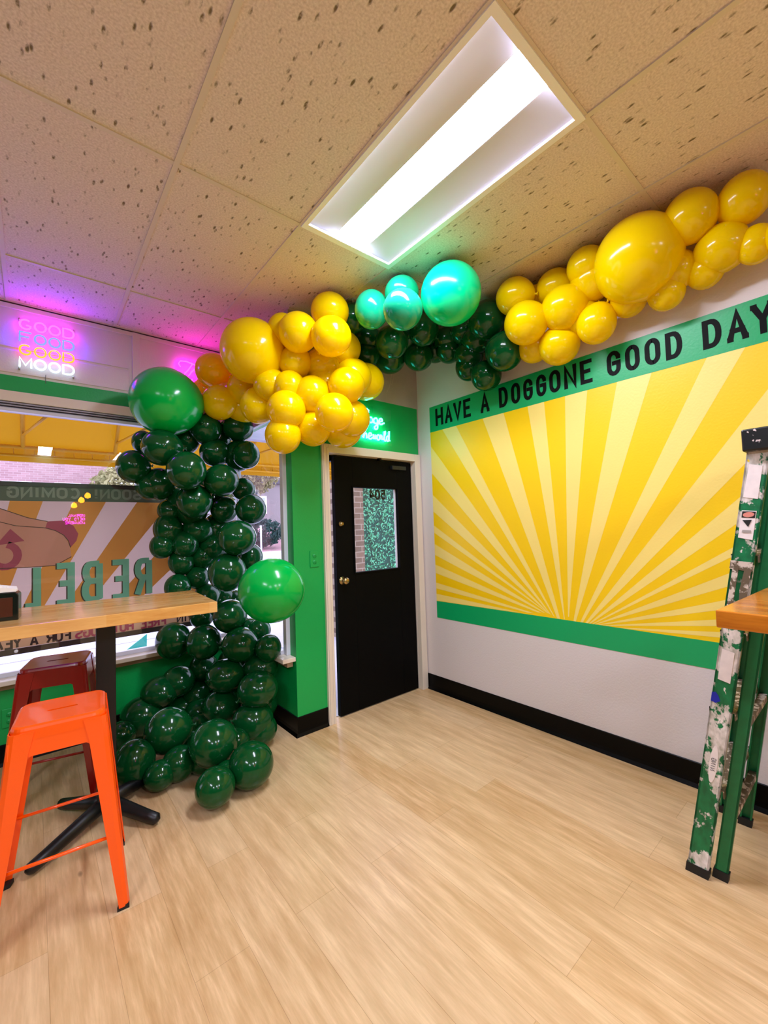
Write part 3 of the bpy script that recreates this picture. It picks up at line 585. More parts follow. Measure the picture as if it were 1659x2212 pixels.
(-1.479,0.755,0.133,0.0971,0.98,"d","F","dark green balloon, second row down of dark green pile on the floor, fifth from left"),
(-1.709,0.041,0.1,0.081,0.94,"d","F","dark green balloon, fourth row down of dark green pile on the floor, rightmost")
]
CORE = {'L': ((-1.25, .1, 2.45),), 'C': ((-.55, -.55, 2.85),), 'R': ((-.15, -1.8, 2.78),), 'U': ((-1.75, .5, 1.7),), 'W': ((-1.75, .3, .9),), 'F': ((-1.85, .1, .25),)}
GN = {'L': 'yellow balloons of the garland cluster by the door', 'C': 'green balloons of the garland by the ceiling corner', 'R': 'yellow balloons of the garland over the mural', 'U': 'green balloons of the upper garland column', 'W': 'green balloons of the lower garland column', 'F': 'green balloons piled at the foot of the garland'}
def balloon(x, y, z, R, zs, c, s, label):
    cx, cy, czz = CORE[s][0]
    if s in 'UW': czz = z+.01
    ax = Vector((cx-x, cy-y, czz-z)); ax = ax.normalized() if ax.length > .02 else Vector((0, 1, 0))
    q = Vector((0, 0, -1)).rotation_difference(ax).to_matrix()
    k_ = 1.09 if R < .16 else 1.04; R *= k_; sx = zs**-.33; sz = zs**.67; z = min(max(z, R*sz+.003), H-R*sz-.008)
    prof = []; K = 22
    for k in range(K+1):
        t = math.pi*k/K; r = math.sin(t); zz = math.cos(t)
        if zz < 0: r *= 1-.10*zz*zz; zz *= 1.05
        prof.append((max(r, .0005)*R, zz*R))
    prof = prof[:-1]+[(R*.05, -R*1.07), (R*.045, -R*1.12), (R*.10, -R*1.2), (R*.02, -R*1.205)]
    mb = MB(); mb.lathe(prof, n=32)
    mb.v = [tuple(Vector(((q @ Vector(v)).x*sx, (q @ Vector(v)).y*sx, (q @ Vector(v)).z*sz))) for v in mb.v]
    big = R > .16
    o = mb.build('large_balloon' if big else 'balloon', BC[c], loc=(x, y, z)); tag(o, label, 'balloon', None if big else GN[s]); return o
for b in BAL: balloon(*b)

# clear adhesive hooks that hold the garland to the ceiling
ho = empty('ceiling_hook', (-.893, -.757, H)); tag(ho, 'clear plastic adhesive hook on the ceiling above the turquoise balloons', 'hook', 'clear ceiling hooks')
cl = mat('clear_plastic', 'd8dce0', .15)
mb = MB(); mb.box((-.012, -.018, -.006), (.012, .018, -.001)); mb.build('adhesive_pad', cl, ho)
mb = MB(); mb.tube([(0, 0, -.006), (0, 0, -.022), (.004, .003, -.032), (.012, .006, -.034), (.016, .007, -.026)], .003); mb.build('hook', cl, ho)
h2 = copy_tree(ho); h2.location = (-.984, -.385, H); h2['label'] = 'clear plastic adhesive hook on the ceiling beside the yellow balloon at the top'

# ---------------------------------------------------------------- neon signs
def neon_mat(n, core, s): return mat(n, 'ffffff', .3, emit=core, estr=s)
acr = glass_mat('clear_acrylic', (.97, .97, 1, 1), 1)
sg = empty('neon_sign', (-2.63, 1.02, 2.76)); tag(sg, 'neon sign reading GOOD FOOD GOOD MOOD on the wall over the window', 'neon sign')
mb = MB(); mb.add([(-.165, -.03, -.185), (.16, -.03, -.185), (.16, -.03, .185), (-.165, -.03, .185)], [(0, 1, 2, 3)]); mb.build('backing_plate', acr, sg)
T4 = lambda u, v, d: (u, -.04-d, v)
for k, (tx, co, st) in enumerate((('GOOD', 'ff20c8', 14), ('FOOD', '0a10ff', 70), ('GOOD', 'ff5000', 7), ('MOOD', 'd0ffff', 2.6))):
    mb = MB(); z0 = .105-k*.088; x = -.148
    for ch in tx:
        gl = {'O': [(arc(.5, .5, .5, .5, 0, 345, 18), 1)], 'G': [(arc(.5, .5, .5, .5, 50, 345, 16)+[(.55, .42)], 0)]}.get(ch, GL[ch])
        for pts, c_ in gl: mb.tube([T4(x+px*.06, z0+py*.065, 0) for px, py in pts], .0058, 8, 0, closed=bool(c_))
        x += .078
    mb.build('word', neon_mat('neon_%d' % k, co, st), sg)
for x in (-.15, .145):
    for z in (-.17, .17): mb = MB(); mb.lathe([(.001, -.036), (.006, -.036), (.006, -.0), (.001, 0)], (x, 0, z), 10, 0, 'y'); mb.build('standoff', mat('chrome', 'c8c8c8', .2, metal=1), sg)
mb = MB(); mb.tube([(-.01, -.03, -.185), (-.012, -.012, -.2), (-.01, -.004, -.24)], .002); mb.build('cord', mat('cord_grey', '808088', .5), sg)
# pink script sign, mostly behind balloons
s2 = empty('neon_sign', (-1.68, 1.02, 2.78)); tag(s2, 'pink script neon sign partly hidden behind the green and yellow balloons', 'neon sign')
pk = neon_mat('neon_pink', 'ff16e8', 22); mb = MB()
mb.add([(-.13, -.03, -.14), (.30, -.03, -.14), (.30, -.03, .13), (-.13, -.03, .13)], [(0, 1, 2, 3)]); mb.build('backing_plate', acr, s2)
mb = MB()
for pts in ([(-.09, .045), (-.105, .07), (-.09, .095), (-.04, .10), (.03, .085), (.12, .07)], [(.005, .09), (-.03, .03), (-.07, -.02)], [(.0, .03), (-.015, 0), (-.03, -.02)], [(0, .02), (.02, .05), (.03, .045)], [(.03, .02), (.02, .045), (.035, .05), (.045, .0)], [(-.03, -.06), (.0, -.04), (.01, -.07)], [(.01, -.08), (.03, -.05), (.045, -.06), (.03, -.10), (.0, -.11)], [(.06, .05), (.1, -.02), (.14, .05), (.18, -.02), (.22, .04)], [(.06, -.05), (.1, -.1), (.16, -.05), (.22, -.1)]):
    mb.tube([(x, -.04, z) for x, z in pts], .0052, 8)
mb.build('tube', pk, s2)
# white cyan script sign above the door
s3 = empty('neon_sign', (-.5, 0, 2.3)); tag(s3, 'white and cyan handwritten neon sign on the green wall above the door', 'neon sign')
cy = neon_mat('neon_cyan', '40fff0', 12); mb = MB()
T5 = lambda u, v, d: (u, -.035, v)
mb2 = MB(); mb2.add([(-.24, -.026, -.17), (.15, -.026, -.17), (.15, -.026, .14), (-.24, -.026, .14)], [(0, 1, 2, 3)]); mb2.build('backing_plate', acr, s3)
def script(text, x, z, h, w_, slope=0):
    for ch in text:
        if ch != ' ':
            for pts, c_ in GL[ch]: mb.tube([T5(x+(px+.12*py)*w_, z+py*h, 0) for px, py in pts], .0068, 8, 0)
        x += w_*.98
    return x
script('age', -.108, .0, .075, .055); script('he', -.165, -.135, .075, .05); script('world', -.06, -.135, .075, .036); mb.tube([T5(x, z, 0) for x, z in [(-.14, .07), (-.115, .11), (-.1, .1), (-.105, .07), (-.13, .0)]], .0068)
mb.build('tube', cy, s3)

# ---------------------------------------------------------------- tables
def table(loc, rz, L_, Wd, hgt, m, label, post=None, spokes=(), th=.055):
    t = empty('bar_table', loc, rz); tag(t, label, 'table', 'tall wooden tables')
    mb = MB(); mb.box((-L_/2, -Wd/2, hgt-th), (L_/2, Wd/2, hgt)); mb.build('tabletop', m, t, .003)
    bk_ = mat('black_iron', '0a0a0c', .42)
    px, py = post; mb = MB(); mb.box((px-.042, py-.042, .06), (px+.042, py+.042, hgt-th-.006)); mb.build('post', bk_, t, .004)
    mb = MB(); mb.box((px-.2, py-.2, hgt-th-.008), (px+.2, py+.2, hgt-th)); mb.build('mounting_plate', bk_, t)
    mb = MB()
    for ax, ay in spokes:
        d = Vector((ax, ay, 0)); e = d.normalized(); n = Vector((-e.y, e.x, 0)); c0 = Vector((px, py, 0))
        for k in range(6):
            pass
        mb.tube([c0+Vector((0, 0, .085)), c0+d*.35+Vector((0, 0, .065)), c0+d*.8+Vector((0, 0, .04)), c0+d*.96+Vector((0, 0, .033)), c0+d+Vector((0, 0, .026))], [.036, .033, .028, .026, .012], 12)
    mb.build('base', bk_, t)
    return t
def loc2(t, x, y):   # world point to table space
    c, s = math.cos(-t[1]), math.sin(-t[1]); dx, dy = x-t[0][0], y-t[0][1]; return (c*dx-s*dy, s*dx+c*dy)
TL = ((-2.428, -.072, 0), math.radians(-4)); pc = loc2(TL, -2.42, -.08)
sp = [tuple(a-b for a, b in zip(loc2(TL, *q), pc)) for q in ((-2.73, -.31), (-2.235, -.33), (-2.60, .17), (-2.12, .16))]
table(TL[0], TL[1], .98, .62, 1.07, WOODL, 'light butcher block bar table on a black post beside the window', pc, sp)
TR = ((-.841, -2.798, 0), math.radians(-3)); 
table(TR[0], TR[1], .84, .78, 1.165, WOODR, 'amber butcher block table edge in front of the green ladder', (.12, -.2), ((.25, .25), (-.2, -.28), (.25, -.25), (-.1, .2)), .048)

# ---------------------------------------------------------------- stools
def stool(loc, rz, col, label):
    t = empty('metal_stool', loc, rz); tag(t, label, 'stool', 'metal bar stools at the light table')
    m = mat(col[0], col[1], .28, spec=.5, coat=.35); a, b, hz = .147, .215, .745
    mb = MB(); rr = .045; n = 6; prof = [(0, hz-.005), (.006, hz-.0015), (.014, hz)]
    def ring(ins, z, r_):
        P = []
        for (sx, sy, a0) in ((1, 1, 0), (-1, 1, 90), (-1, -1, 180), (1, -1, 270)):
            for k in range(n+1):
                an = math.radians(a0+90*k/n); P.append((sx*(a-ins-r_)+r_*math.cos(an), sy*(a-ins-r_)+r_*math.sin(an), z))
        return P
    rings = [ring(-.004, hz-.05, rr), ring(0, hz-.014, rr), ring(.003, hz-.005, rr-.003), ring(.011, hz, rr-.01), ring(.02, hz-.001, rr-.016)]
    K = 4*(n+1); vs = [p for r_ in rings for p in r_]; fs = [(i*K+k, i*K+(k+1) % K, (i+1)*K+(k+1) % K, (i+1)*K+k) for i in range(len(rings)-1) for k in range(K)]
    # slot hole in the pan
    so = len(vs); sl = [(.042*(1 if math.cos(2*math.pi*k/K) > 0 else -1)+.008*math.cos(2*math.pi*k/K), .008*math.sin(2*math.pi*k/K), hz-.003) for k in range(K)]
    sl = [sl[(k+0) % K] for k in range(K)]; lo = [(x, y, hz-.016) for x, y, z in sl]
    vs += sl+lo; e = (len(rings)-1)*K
    fs += [(e+k, e+(k+1) % K, so+(k+1) % K, so+k) for k in range(K)]+[(so+k, so+(k+1) % K, so+K+(k+1) % K, so+K+k) for k in range(K)]
    mb.add(vs, fs, 0, False); mb.add([(x, y, z) for x, y, z in lo], [tuple(range(K))], 1); mb.build('seat', [m, mat('slot_shade', '1a0602', .9, spec=0)], t)
    # under-seat apron: four arched panels flush with the legs
    mb = MB()
    for q in range(4):
        M = Matrix.Rotation(q*math.pi/2, 4, 'Z'); zt, zb_ = hz-.048, hz-.105
        for s0, s1 in (((-a-.002), (a+.002)),):
            o1 = a+.003+.0; o2 = a+.003+(b-a)*.085
            P = [(s0, -o1, zt), (s1, -o1, zt), (s1, -o2, zb_), (s0, -o2, zb_)]; Q = [(x, y+.003, z) for x, y, z in P]
            mb.hexa([M @ Vector(p) for p in P], [M @ Vector(p) for p in Q])
        for sgn in (-1, 1):   # gusset curves into the legs
            P = [(sgn*(a-.07), -o2+.004, zb_+.002), (sgn*(a-.02), -o2+.004, zb_+.002), (sgn*(a-.02), -o2+.002, zb_-.035)]
            mb.add([M @ Vector(p) for p in P]+[M @ Vector((x, y+.002, z)) for x, y, z in P], [(0, 1, 2), (5, 4, 3), (0, 1, 4, 3), (1, 2, 5, 4), (2, 0, 3, 5)])
    mb.build('apron', m, t)
    for q in range(4):
        M = Matrix.Rotation(q*math.pi/2, 4, 'Z'); mb = MB(); st = 10; L0 = []
        for k in range(st+1):
            f = k/st; z = hz-.02-(hz-.02-.012)*f; c = a+.004+(b-a)*f; wd = .072-.036*f if f > .02 else .078; r_ = .02; th = .0035
            pts = [(-c+wd, -c), (-c+r_, -c), (-c+r_*.3, -c+r_*.3), (-c, -c+r_), (-c, -c+wd), (-c+th, -c+wd), (-c+th, -c+r_), (-c+r_*.3+th*.7, -c+r_*.3+th*.7), (-c+r_, -c+th), (-c+wd, -c+th)]
            L0.append([M @ Vector((x, y, z)) for x, y in pts])
        n0 = 10; mb.add([p for l in L0 for p in l], [(i*n0+k, i*n0+(k+1) % n0, (i+1)*n0+(k+1) % n0, (i+1)*n0+k) for i in range(st) for k in range(n0)]+[tuple(range(n0)), tuple(st*n0+k for k in range(n0))])
        lg = mb.build('leg', m, t)
        mb = MB(); c = b; P = [M @ Vector(p) for p in ((-c+.038, -c-.002, 0), (-c-.002, -c-.002, 0), (-c-.002, -c+.038, 0), (-c+.03, -c+.03, 0))]; Q = [p+Vector((0, 0, .016)) for p in P]
        mb.hexa(P, Q); mb.build('rubber_foot', mat('rubber_black', '101010', .6), lg)
    fz = .27
    for q in range(4):
        M = Matrix.Rotation(q*math.pi/2, 4, 'Z'); c = a+.004+(b-a)*(1-fz/hz)-.012; mb = MB(); mb.tube([M @ Vector((-c, -c, fz)), M @ Vector((c, -c, fz))], .0065, 10); mb.build('footrest', m, t)
    return t
stool((-2.617, -.52, 0), math.radians(-6), ('stool_orange', 'ff5800'), 'bright orange metal stool in front of the light wooden table')
stool((-2.60, .36, 0), math.radians(-12), ('stool_red', '900c04'), 'dark red metal stool between the light wooden table and the window')

# ---------------------------------------------------------------- napkin dispenser on the table
nd = empty('napkin_dispenser', (-2.84, -.115, 1.07), math.radians(-5)); tag(nd, 'black napkin dispenser with brown panel and white napkins on the light table', 'napkin dispenser')
mb = MB(); X1, Z1, r_ = .085, .125, .018; P = [(x, z+Z1/2) for x, z in [(X1-r_+r_*math.cos(math.radians(a)), Z1/2-r_+r_*math.sin(math.radians(a))) for a in range(0, 91, 18)]+[(-X1+r_+r_*math.cos(math.radians(a)), Z1/2-r_+r_*math.sin(math.radians(a))) for a in range(90, 181, 18)]+[(-X1, -Z1/2), (X1, -Z1/2)]]
mb.prism(P, lambda u, v, d: (u, -.05+d, v), .10); mb.build('body', mat('gloss_black', '0c0a0a', .2, coat=.4), nd, .003)
mb = MB(); mb.box((-X1+.02, -.053, .018), (X1-.02, -.049, Z1-.022)); mb.build('front_panel', mat('brown_panel', '4a1c08', .3), nd, .001)
mb = MB()
for k in range(6): mb.box((-.05, -.04+k*.011, Z1), (.04+.004*k, -.035+k*.011, Z1+.03-.002*k), 0, Matrix.Rotation(.12*(k-2)*.3, 4, 'Y'))
mb.hexa([(-.06, -.045, Z1+.002), (.075, -.045, Z1+.002), (.075, .03, Z1+.002), (-.06, .03, Z1+.002)], [(-.05, -.045, Z1+.045), (.078, -.045, Z1+.012), (.07, .03, Z1+.02), (-.05, .03, Z1+.045)])
mb.build('napkins', mat('napkin_white', 'f2ece6', .8), nd)

# ---------------------------------------------------------------- outlets
def outlet(loc, rz, label):
    t = empty('wall_outlet', loc, rz); tag(t, label, 'outlet', 'painted over wall outlets')
    mb = MB(); mb.box((-.037, -.007, -.06), (.037, 0, .06)); mb.build('cover_plate', GREEN, t, .003)
    for z in (-.022, .022):
        mb = MB(); mb.lathe([(.001, -.010), (.015, -.010), (.016, -.007), (.001, -.007)], (0, 0, z), 16, 0, 'y'); s = mb.build('socket', GREEN, t)
        mb = MB(); mb.box((-.007, -.0108, z-.004), (-.005, -.0099, z+.006)); mb.box((.005, -.0108, z-.004), (.007, -.0099, z+.006)); mb.build('slot', mat('slot_dark', '04200e', .8), s)
    return t
outlet((-1.125, 0, 1.222), 0, 'green painted wall outlet on the pier left of the black door')
outlet((-2.825, .98, .292), 0, 'green painted wall outlet low on the wall behind the orange stool')

# ---------------------------------------------------------------- stepladder, folded
def ladder_mat():
    m, N, L, b = nodes('painted_fibreglass')
    a, _ = noise(N, L, 9, (1, 1, .7), 6, .62); a2, _ = noise(N, L, 38, (1, 1, .6), 3, .5); y_, _ = noise(N, L, 6.3, (1, 1.3, .9), 4, .6)
    c = mixc(N, L, ramp(N, L, a2, .3, .7), lin('005a30'), lin('007a44'))
    sp_ = mixc(N, L, ramp(N, L, a2, .3, .65), lin('a8a494'), lin('eee6e0'))
    c = mixc(N, L, ramp(N, L, a, .53, .555), c, sp_)
    c = mixc(N, L, ramp(N, L, a2, .70, .72), c, lin('e8e2da')); c = mixc(N, L, ramp(N, L, y_, .70, .715), c, lin('e0c020'))
    L.new(c, b.inputs['Base Color']); b.inputs['Roughness'].default_value = .45
    return m
LM = ladder_mat(); LG = mat('fibreglass_green', '006e3c', .4, var=.25, vscale=30)
def metal_splat():
    m, N, L, b = nodes('splattered_metal'); a, _ = noise(N, L, 30, (1, 1, 1), 4, .6)
    c = mixc(N, L, ramp(N, L, a, .52, .58), lin('6b5c48'), lin('d8cabb')); L.new(c, b.inputs['Base Color']); b.inputs['Roughness'].default_value = .5; b.inputs['Metallic'].default_value = .3; return m
def black_splat():
    m, N, L, b = nodes('splattered_black'); a, _ = noise(N, L, 42, (1, 1, 1), 3, .5)
    c = mixc(N, L, ramp(N, L, a, .64, .67), lin('0c0b0b'), lin('d8c8c4')); L.new(c, b.inputs['Base Color']); b.inputs['Roughness'].default_value = .35; return m
MSP = metal_splat(); BSP = black_splat()
ld = empty('stepladder', (-.45, -2.2, 0)); tag(ld, 'green folding stepladder covered in white paint splatters beside the amber table', 'stepladder')
o = Vector((-.45, -2.2, 0)); zt = 1.70
def rail(xf, xt, yf, wd, ztop, flange, m, name, y_off=0, sgn=1):
    # C channel: web plus two flanges, foot (xf,yf) to top (xt, yf-.266)
    mb = MB(); t = .006; dy = -.266*ztop/1.68
    def at(z, x, y): f = z/ztop; return Vector((xf+(xt-xf)*f+x, yf+dy*f+y, z))-o
    for (x0, x1, y0_, y1_) in ((0, t, 0, -wd), (0, flange, 0, -t), (0, flange, -wd+t, -wd)):
        q = [(x0*sgn, y0_), (x1*sgn, y0_), (x1*sgn, y1_), (x0*sgn, y1_)]
        mb.hexa([at(.02, *p) for p in q], [at(ztop, *p) for p in q])
    r_ = mb.build(name, m, ld); mf = MB(); q = [(-.003*sgn, .004), (flange*sgn+.002*sgn, .004), (flange*sgn+.002*sgn, -wd-.004), (-.003*sgn, -wd-.004)]
    mf.hexa([at(0, *p) for p in q], [at(.035 if flange > .02 else .03, *p) for p in q]); mf.build('rubber_foot', mat('rubber_black', '101010'), r_)
    return at
fr = rail(-.67, -.60, -2.112, .068, 1.69, .026, LM, 'front_rail')
rail(-.13, -.22, -2.112, .068, 1.69, .026, LG, 'front_rail', sgn=-1)
rr_ = rail(-.632, -.575, -2.192, .042, 1.60, .022, LG, 'rear_rail')
rail(-.165, -.24, -2.192, .042, 1.60, .022, LG, 'rear_rail', sgn=-1)
mb = MB(); mb.box((-.632-o.x, -2.375-.125-o.y, 1.672), (-.19-o.x, -2.368-o.y, 1.757)); mb.build('top_cap', BSP, ld, .006)
for k, z in enumerate((.36, .67, .98, 1.28)):
    f = z/1.69; y0_ = -2.112-.266*f; x0_, x1_ = -.67+.07*f+.008, -.13-.09*f-.008
    mb = MB(); mb.box((x0_-o.x, y0_-.075-o.y, z-.004), (x1_-o.x, y0_+.004-o.y, z)); mb.box((x0_-o.x, y0_-.0-o.y, z-.03), (x1_-o.x, y0_+.004-o.y, z)); mb.box((x0_-o.x, y0_-.079-o.y, z-.03), (x1_-o.x, y0_-.075-o.y, z)); mb.build('step', MSP, ld)
    mb = MB(); mb.tube([Vector((x0_+.06, y0_-.04, z-.012))-o, Vector((x0_+.004, y0_-.035, z-.07))-o], .007, 6); mb.build('brace', MSP, ld)
# rear cross bars
for z in (.25, .62, 1.0, 1.35):
    f = z/1.60; y0_ = -2.192-.253*f; mb = MB(); mb.box((-.632+.057*f+.006-o.x, y0_-.038-o.y, z-.012), (-.165-.075*f-.006-o.x, y0_-.012-o.y, z+.012)); mb.build('rear_crossbar', MSP, ld)
# metal bracket and stickers lie on the outer web of the front rail
def web(u, v, d):   # u across web (0..068 from outer edge), v height
    f = v/1.69; return Vector((-.67+.07*f-d-.0005, -2.112-.266*f-u, v))-o
mb = MB(); mb.prism([(0, 1.225), (.068, 1.215), (.068, 1.25), (0, 1.257)], web, .006); mb.prism([(.008, 1.06), (.026, 1.06), (.028, 1.23), (.010, 1.23)], web, .008); mb.prism([(.046, 1.06), (.062, 1.06), (.066, 1.225), (.046, 1.225), (.040, 1.15)], web, .007); mb.build('spreader_bracket', MSP, ld)
def sticker(pts, m, lb=None):
    mb = MB(); mb.prism(pts, web, .0012); s = mb.build('sticker', m, ld)
    if lb: s['label'] = lb
    return s
PW = mat('sticker_white', 'ece2de', .5, var=.12, vscale=40)
ws = sticker([(.012, 1.345), (.056, 1.335), (.056, 1.445), (.012, 1.45)], PW, 'white warning sticker with red oval')
def onweb(name, pts, m, par, d=.0022): mb = MB(); mb.add([web(u, v, d) for u, v in pts], [tuple(range(len(pts)))]); mb.build(name, m, par)
onweb('warning_band', [(.014, 1.422), (.054, 1.418), (.054, 1.442), (.014, 1.446)], mat('ink_black', '1a1412', .5), ws)
onweb('warning_oval', [(.034+.017*math.cos(k*math.pi/8), 1.432+.010*math.sin(k*math.pi/8)) for k in range(16)], mat('warning_red', 'd88878', .5), ws, .003)
onweb('pictogram', [(.018, 1.412), (.046, 1.412), (.038, 1.385)], mat('ink_black', '1a1412'), ws, .003)
onweb('fine_print', [(.022, 1.364), (.048, 1.362), (.048, 1.372), (.022, 1.374)], mat('print_grey', 'a09890', .6), ws, .003)
sticker([(.010, 1.50), (.054, 1.49), (.054, 1.615), (.014, 1.625)], PW, 'large peeling white sticker')
sticker([(.012, .79), (.052, .78), (.052, .90), (.012, .91)], PW, 'blank off-white sticker')
ov = [(.036+.013*math.cos(k*math.pi/10), .455+.075*math.sin(k*math.pi/10)) for k in range(20)]
s_ = sticker(ov, PW, 'oval white sticker with handwriting')
mk = MB()
for k, ch in enumerate('KING'): 
    for pts, c_ in GL.get(ch, GL['N']): mk.stroke([(.029+.014*py, .43+.013*k+px*.009) for px, py in pts], .0009, web, .0022, 0, bool(c_))
mk.build('handwriting', mat('ink_black', '1a1412'), s_)
onweb('blue_paint', [(-.0, .735), (.012, .738), (.022, .725), (.03, .705), (.016, .695), (0, .70)], mat('paint_blue', '0a20a0', .4), ld, .0012)

# ---------------------------------------------------------------- banner hung outside the window, seen from behind
bn = empty('vinyl_banner', (-2.6, 1.09, 1.2)); tag(bn, 'sunburst vinyl banner hanging outside the window with its lettering reversed', 'banner')
BW = lambda u, v, d: (u+2.6, -d, v-1.2)
def bm_(n, c, t=.15): return mat(n, c, .6, spec=.2, trans=t)
mb = MB(); mb.add([(u+2.6, 0, v-1.2) for u, v in ((-4.6, .70), (-1.62, .70), (-1.62, 1.83), (-4.6, 1.83))], [(0, 1, 2, 3)]); mb.build('sheet', bm_('banner_sheet', 'b49c92', .45), bn)
def flat(name, polys, m, d):
    mb = MB()
    for p in polys: mb.add([BW(u, v, d) for u, v in p], [tuple(range(len(p)))])
    return mb.build(name, m, bn)
RC = (-3.2, -.14)
ry = []
for k in range(20):
    a0, a1 = math.radians(3.5+k*10), math.radians(8.6+k*10)
    pl = [RC, (RC[0]+5*math.cos(a0), RC[1]+5*math.sin(a0)), (RC[0]+5*math.cos(a1), RC[1]+5*math.sin(a1))]
    for ax, val, kp in ((0, -4.6, 1), (0, -1.62, -1), (1, .80, 1), (1, 1.71, -1)):
        if len(pl) > 2: pl = clip(pl, ax, val, kp)
    if len(pl) > 2: ry.append(pl)
flat('ray', ry, bm_('banner_orange', 'dc9c4c', .3), .0008)
flat('top_band', [[(-4.6, 1.70), (-1.62, 1.70), (-1.62, 1.80), (-4.6, 1.80)]], bm_('banner_band', '5e6656'), .0012)
flat('lower_band', [[(-4.6, .72), (-1.62, .70), (-1.62, .835), (-4.6, .835)]], bm_('banner_cream', 'd8b08c'), .0012)
hemm = mat('banner_hem', '2a1c14', .5)
mb = MB(); mb.box((-2.0, -.006, -.535), (.98, .004, -.497)); mb.box((-2.0, -.006, .60), (.98, .004, .632)); mb.build('hem', hemm, bn)
mb = MB(); mb.lathe([(.001, -.012), (.011, -.012), (.011, -.006), (.001, -.006)], (-.195, 0, -.512), 12, 0, 'y'); mb.build('grommet', mat('grommet_metal', 'f0f0f0', .3, emit=None, metal=.2), bn)
flat('bun', [[(-3.3, 1.60), (-2.877, 1.647), (-2.736, 1.584), (-2.63, 1.557), (-2.642, 1.512), (-2.573, 1.488), (-2.529, 1.45), (-2.502, 1.366), (-2.495, 1.30), (-2.587, 1.244), (-2.736, 1.243), (-2.876, 1.25), (-3.3, 1.26)]], bm_('banner_bun', 'c8907a'), .0016)
flat('sausage', [[(-2.63, 1.557), (-2.534, 1.563), (-2.481, 1.522), (-2.454, 1.464), (-2.465, 1.414), (-2.5, 1.366), (-2.513, 1.416), (-2.539, 1.457), (-2.586, 1.491), (-2.642, 1.512)]], bm_('banner_pink', 'a85060'), .002)
mb = MB(); mb.stroke(arc(-2.853, 1.33, .065, .075, 80, -200, 14), .022, BW, .0024); mb.add([BW(*p, .0024) for p in ((-2.90, 1.40), (-2.826, 1.51), (-2.753, 1.425))], [(0, 1, 2)]); mb.build('curled_arrow', bm_('banner_pink', ''), bn)
lnm = mat('banner_line', '4a2c1c', .6)
mb = MB()
for pl in ([(-3.0, 1.66), (-2.877, 1.647), (-2.736, 1.584), (-2.63, 1.557)], [(-3.0, 1.60), (-2.80, 1.53), (-2.642, 1.512), (-2.586, 1.491), (-2.539, 1.457), (-2.513, 1.416), (-2.50, 1.366)], [(-2.495, 1.30), (-2.587, 1.244), (-2.736, 1.243), (-3.0, 1.25)]): mb.stroke(pl, .0022, BW, .0028)
mb.build('outline', lnm, bn)
# reversed words: written from right to left as seen from inside
def rword(text, xr, z0, h, w_, gap, hw, m, d, name, sp=None):
    mb = MB(); word(mb, text, 0, z0, h, w_, gap, hw, lambda u, v, dd: BW(xr-u, v, dd), d, 0, None, sp); return mb.build(name, m, bn)
rword('COMING', -1.645, 1.727, .066, .042, .02, .0085, bm_('banner_band_text', '868e7c'), .0016, 'lettering', .05)
rword('SOON! COMING SOON! COMING SOON!', -2.05, 1.727, .066, .047, .025, .0085, bm_('banner_band_text', ''), .0016, 'lettering', .05)
teal = bm_('banner_teal', '78b898'); shd = mat('banner_shadow', '3c3020', .6)
for i, (ch, x0, x1) in enumerate((('R', -1.975, -2.10), ('E', -2.135, -2.265), ('B', -2.305, -2.435), ('E', -2.475, -2.60), ('L', -2.665, -2.77))):
    for nm, off, m_, d in (('letter_shadow', .008, shd, .0030), ('letter', 0, teal, .0036)):
        mb = MB(); hw = .0215; f = 1.0
        for pts, c_ in GL[ch]: mb.stroke([(x0-hw-off-px*(x0-x1-2*hw), .955+hw+py*(.305-2*hw)-off*.3) for px, py in pts], hw, BW, d, 0, bool(c_))
        mb.build(nm, m_, bn)
rword('WIN', -1.66, .711, .062, .038, .018, .0062, mat('banner_text_black', '2a1810', .6), .0020, 'lettering')
rword('FREE HOT DOGS', -1.885, .711, .062, .034, .0125, .0070, bm_('banner_red', 'b45062'), .0020, 'lettering', .03)
rword('FOR A YEAR', -2.505, .711, .062, .034, .012, .0070, mat('banner_text_black', ''), .0020, 'lettering', .03)

# ---------------------------------------------------------------- awning outside
aw = empty('awning', (-2.5, 1.2, 2.1)); tag(aw, 'yellow fabric awning over the sidewalk outside the display window', 'awning')
A0 = Vector((-2.5, 1.2, 2.1)); AM = mat('awning_fabric', 'bc8600', .7, trans=.26); AF = mat('awning_frame', 'dca010', .5)
def AW(p): return Vector(p)-A0
mb = MB(); xs0, xs1 = -7.0, .42; N_ = 22
top, bot = (1.24, 2.98), (2.1, 2.22)
vs = []
for k in range(N_+1):
    x = xs0+(xs1-xs0)*k/N_
    for j in range(5): f = j/4; vs.append(AW((x, top[0]+(bot[0]-top[0])*f, top[1]+(bot[1]-top[1])*f-.012*math.sin(math.pi*f))))
mb.add(vs, [(k*5+j, k*5+j+1, k*5+j+6, k*5+j+5) for k in range(N_) for j in range(4)], 0, True); mb.build('canopy', AM, aw)
mb = MB(); mb.add([AW((xs0, 2.10, 2.115)), AW((xs1, 2.10, 2.115)), AW((xs1, 2.10, 2.225)), AW((xs0, 2.10, 2.225))], [(0, 1, 2, 3)]); mb.build('valance', AM, aw)
mb = MB(); mb.tube([AW((xs0, 2.05, 2.235)), AW((xs1, 2.05, 2.235))], .016, 8); mb.tube([AW((xs0, 2.07, 2.165)), AW((xs1, 2.07, 2.165))], .012, 8); mb.build('front_rail', AF, aw)
mb = MB()
for k in range(52): x = -6.9+k*.14; mb.tube([AW((x, 2.06, 2.235)), AW((x+.006, 2.085, 2.17))], .004, 5)
mb.build('lacing', AF, aw)
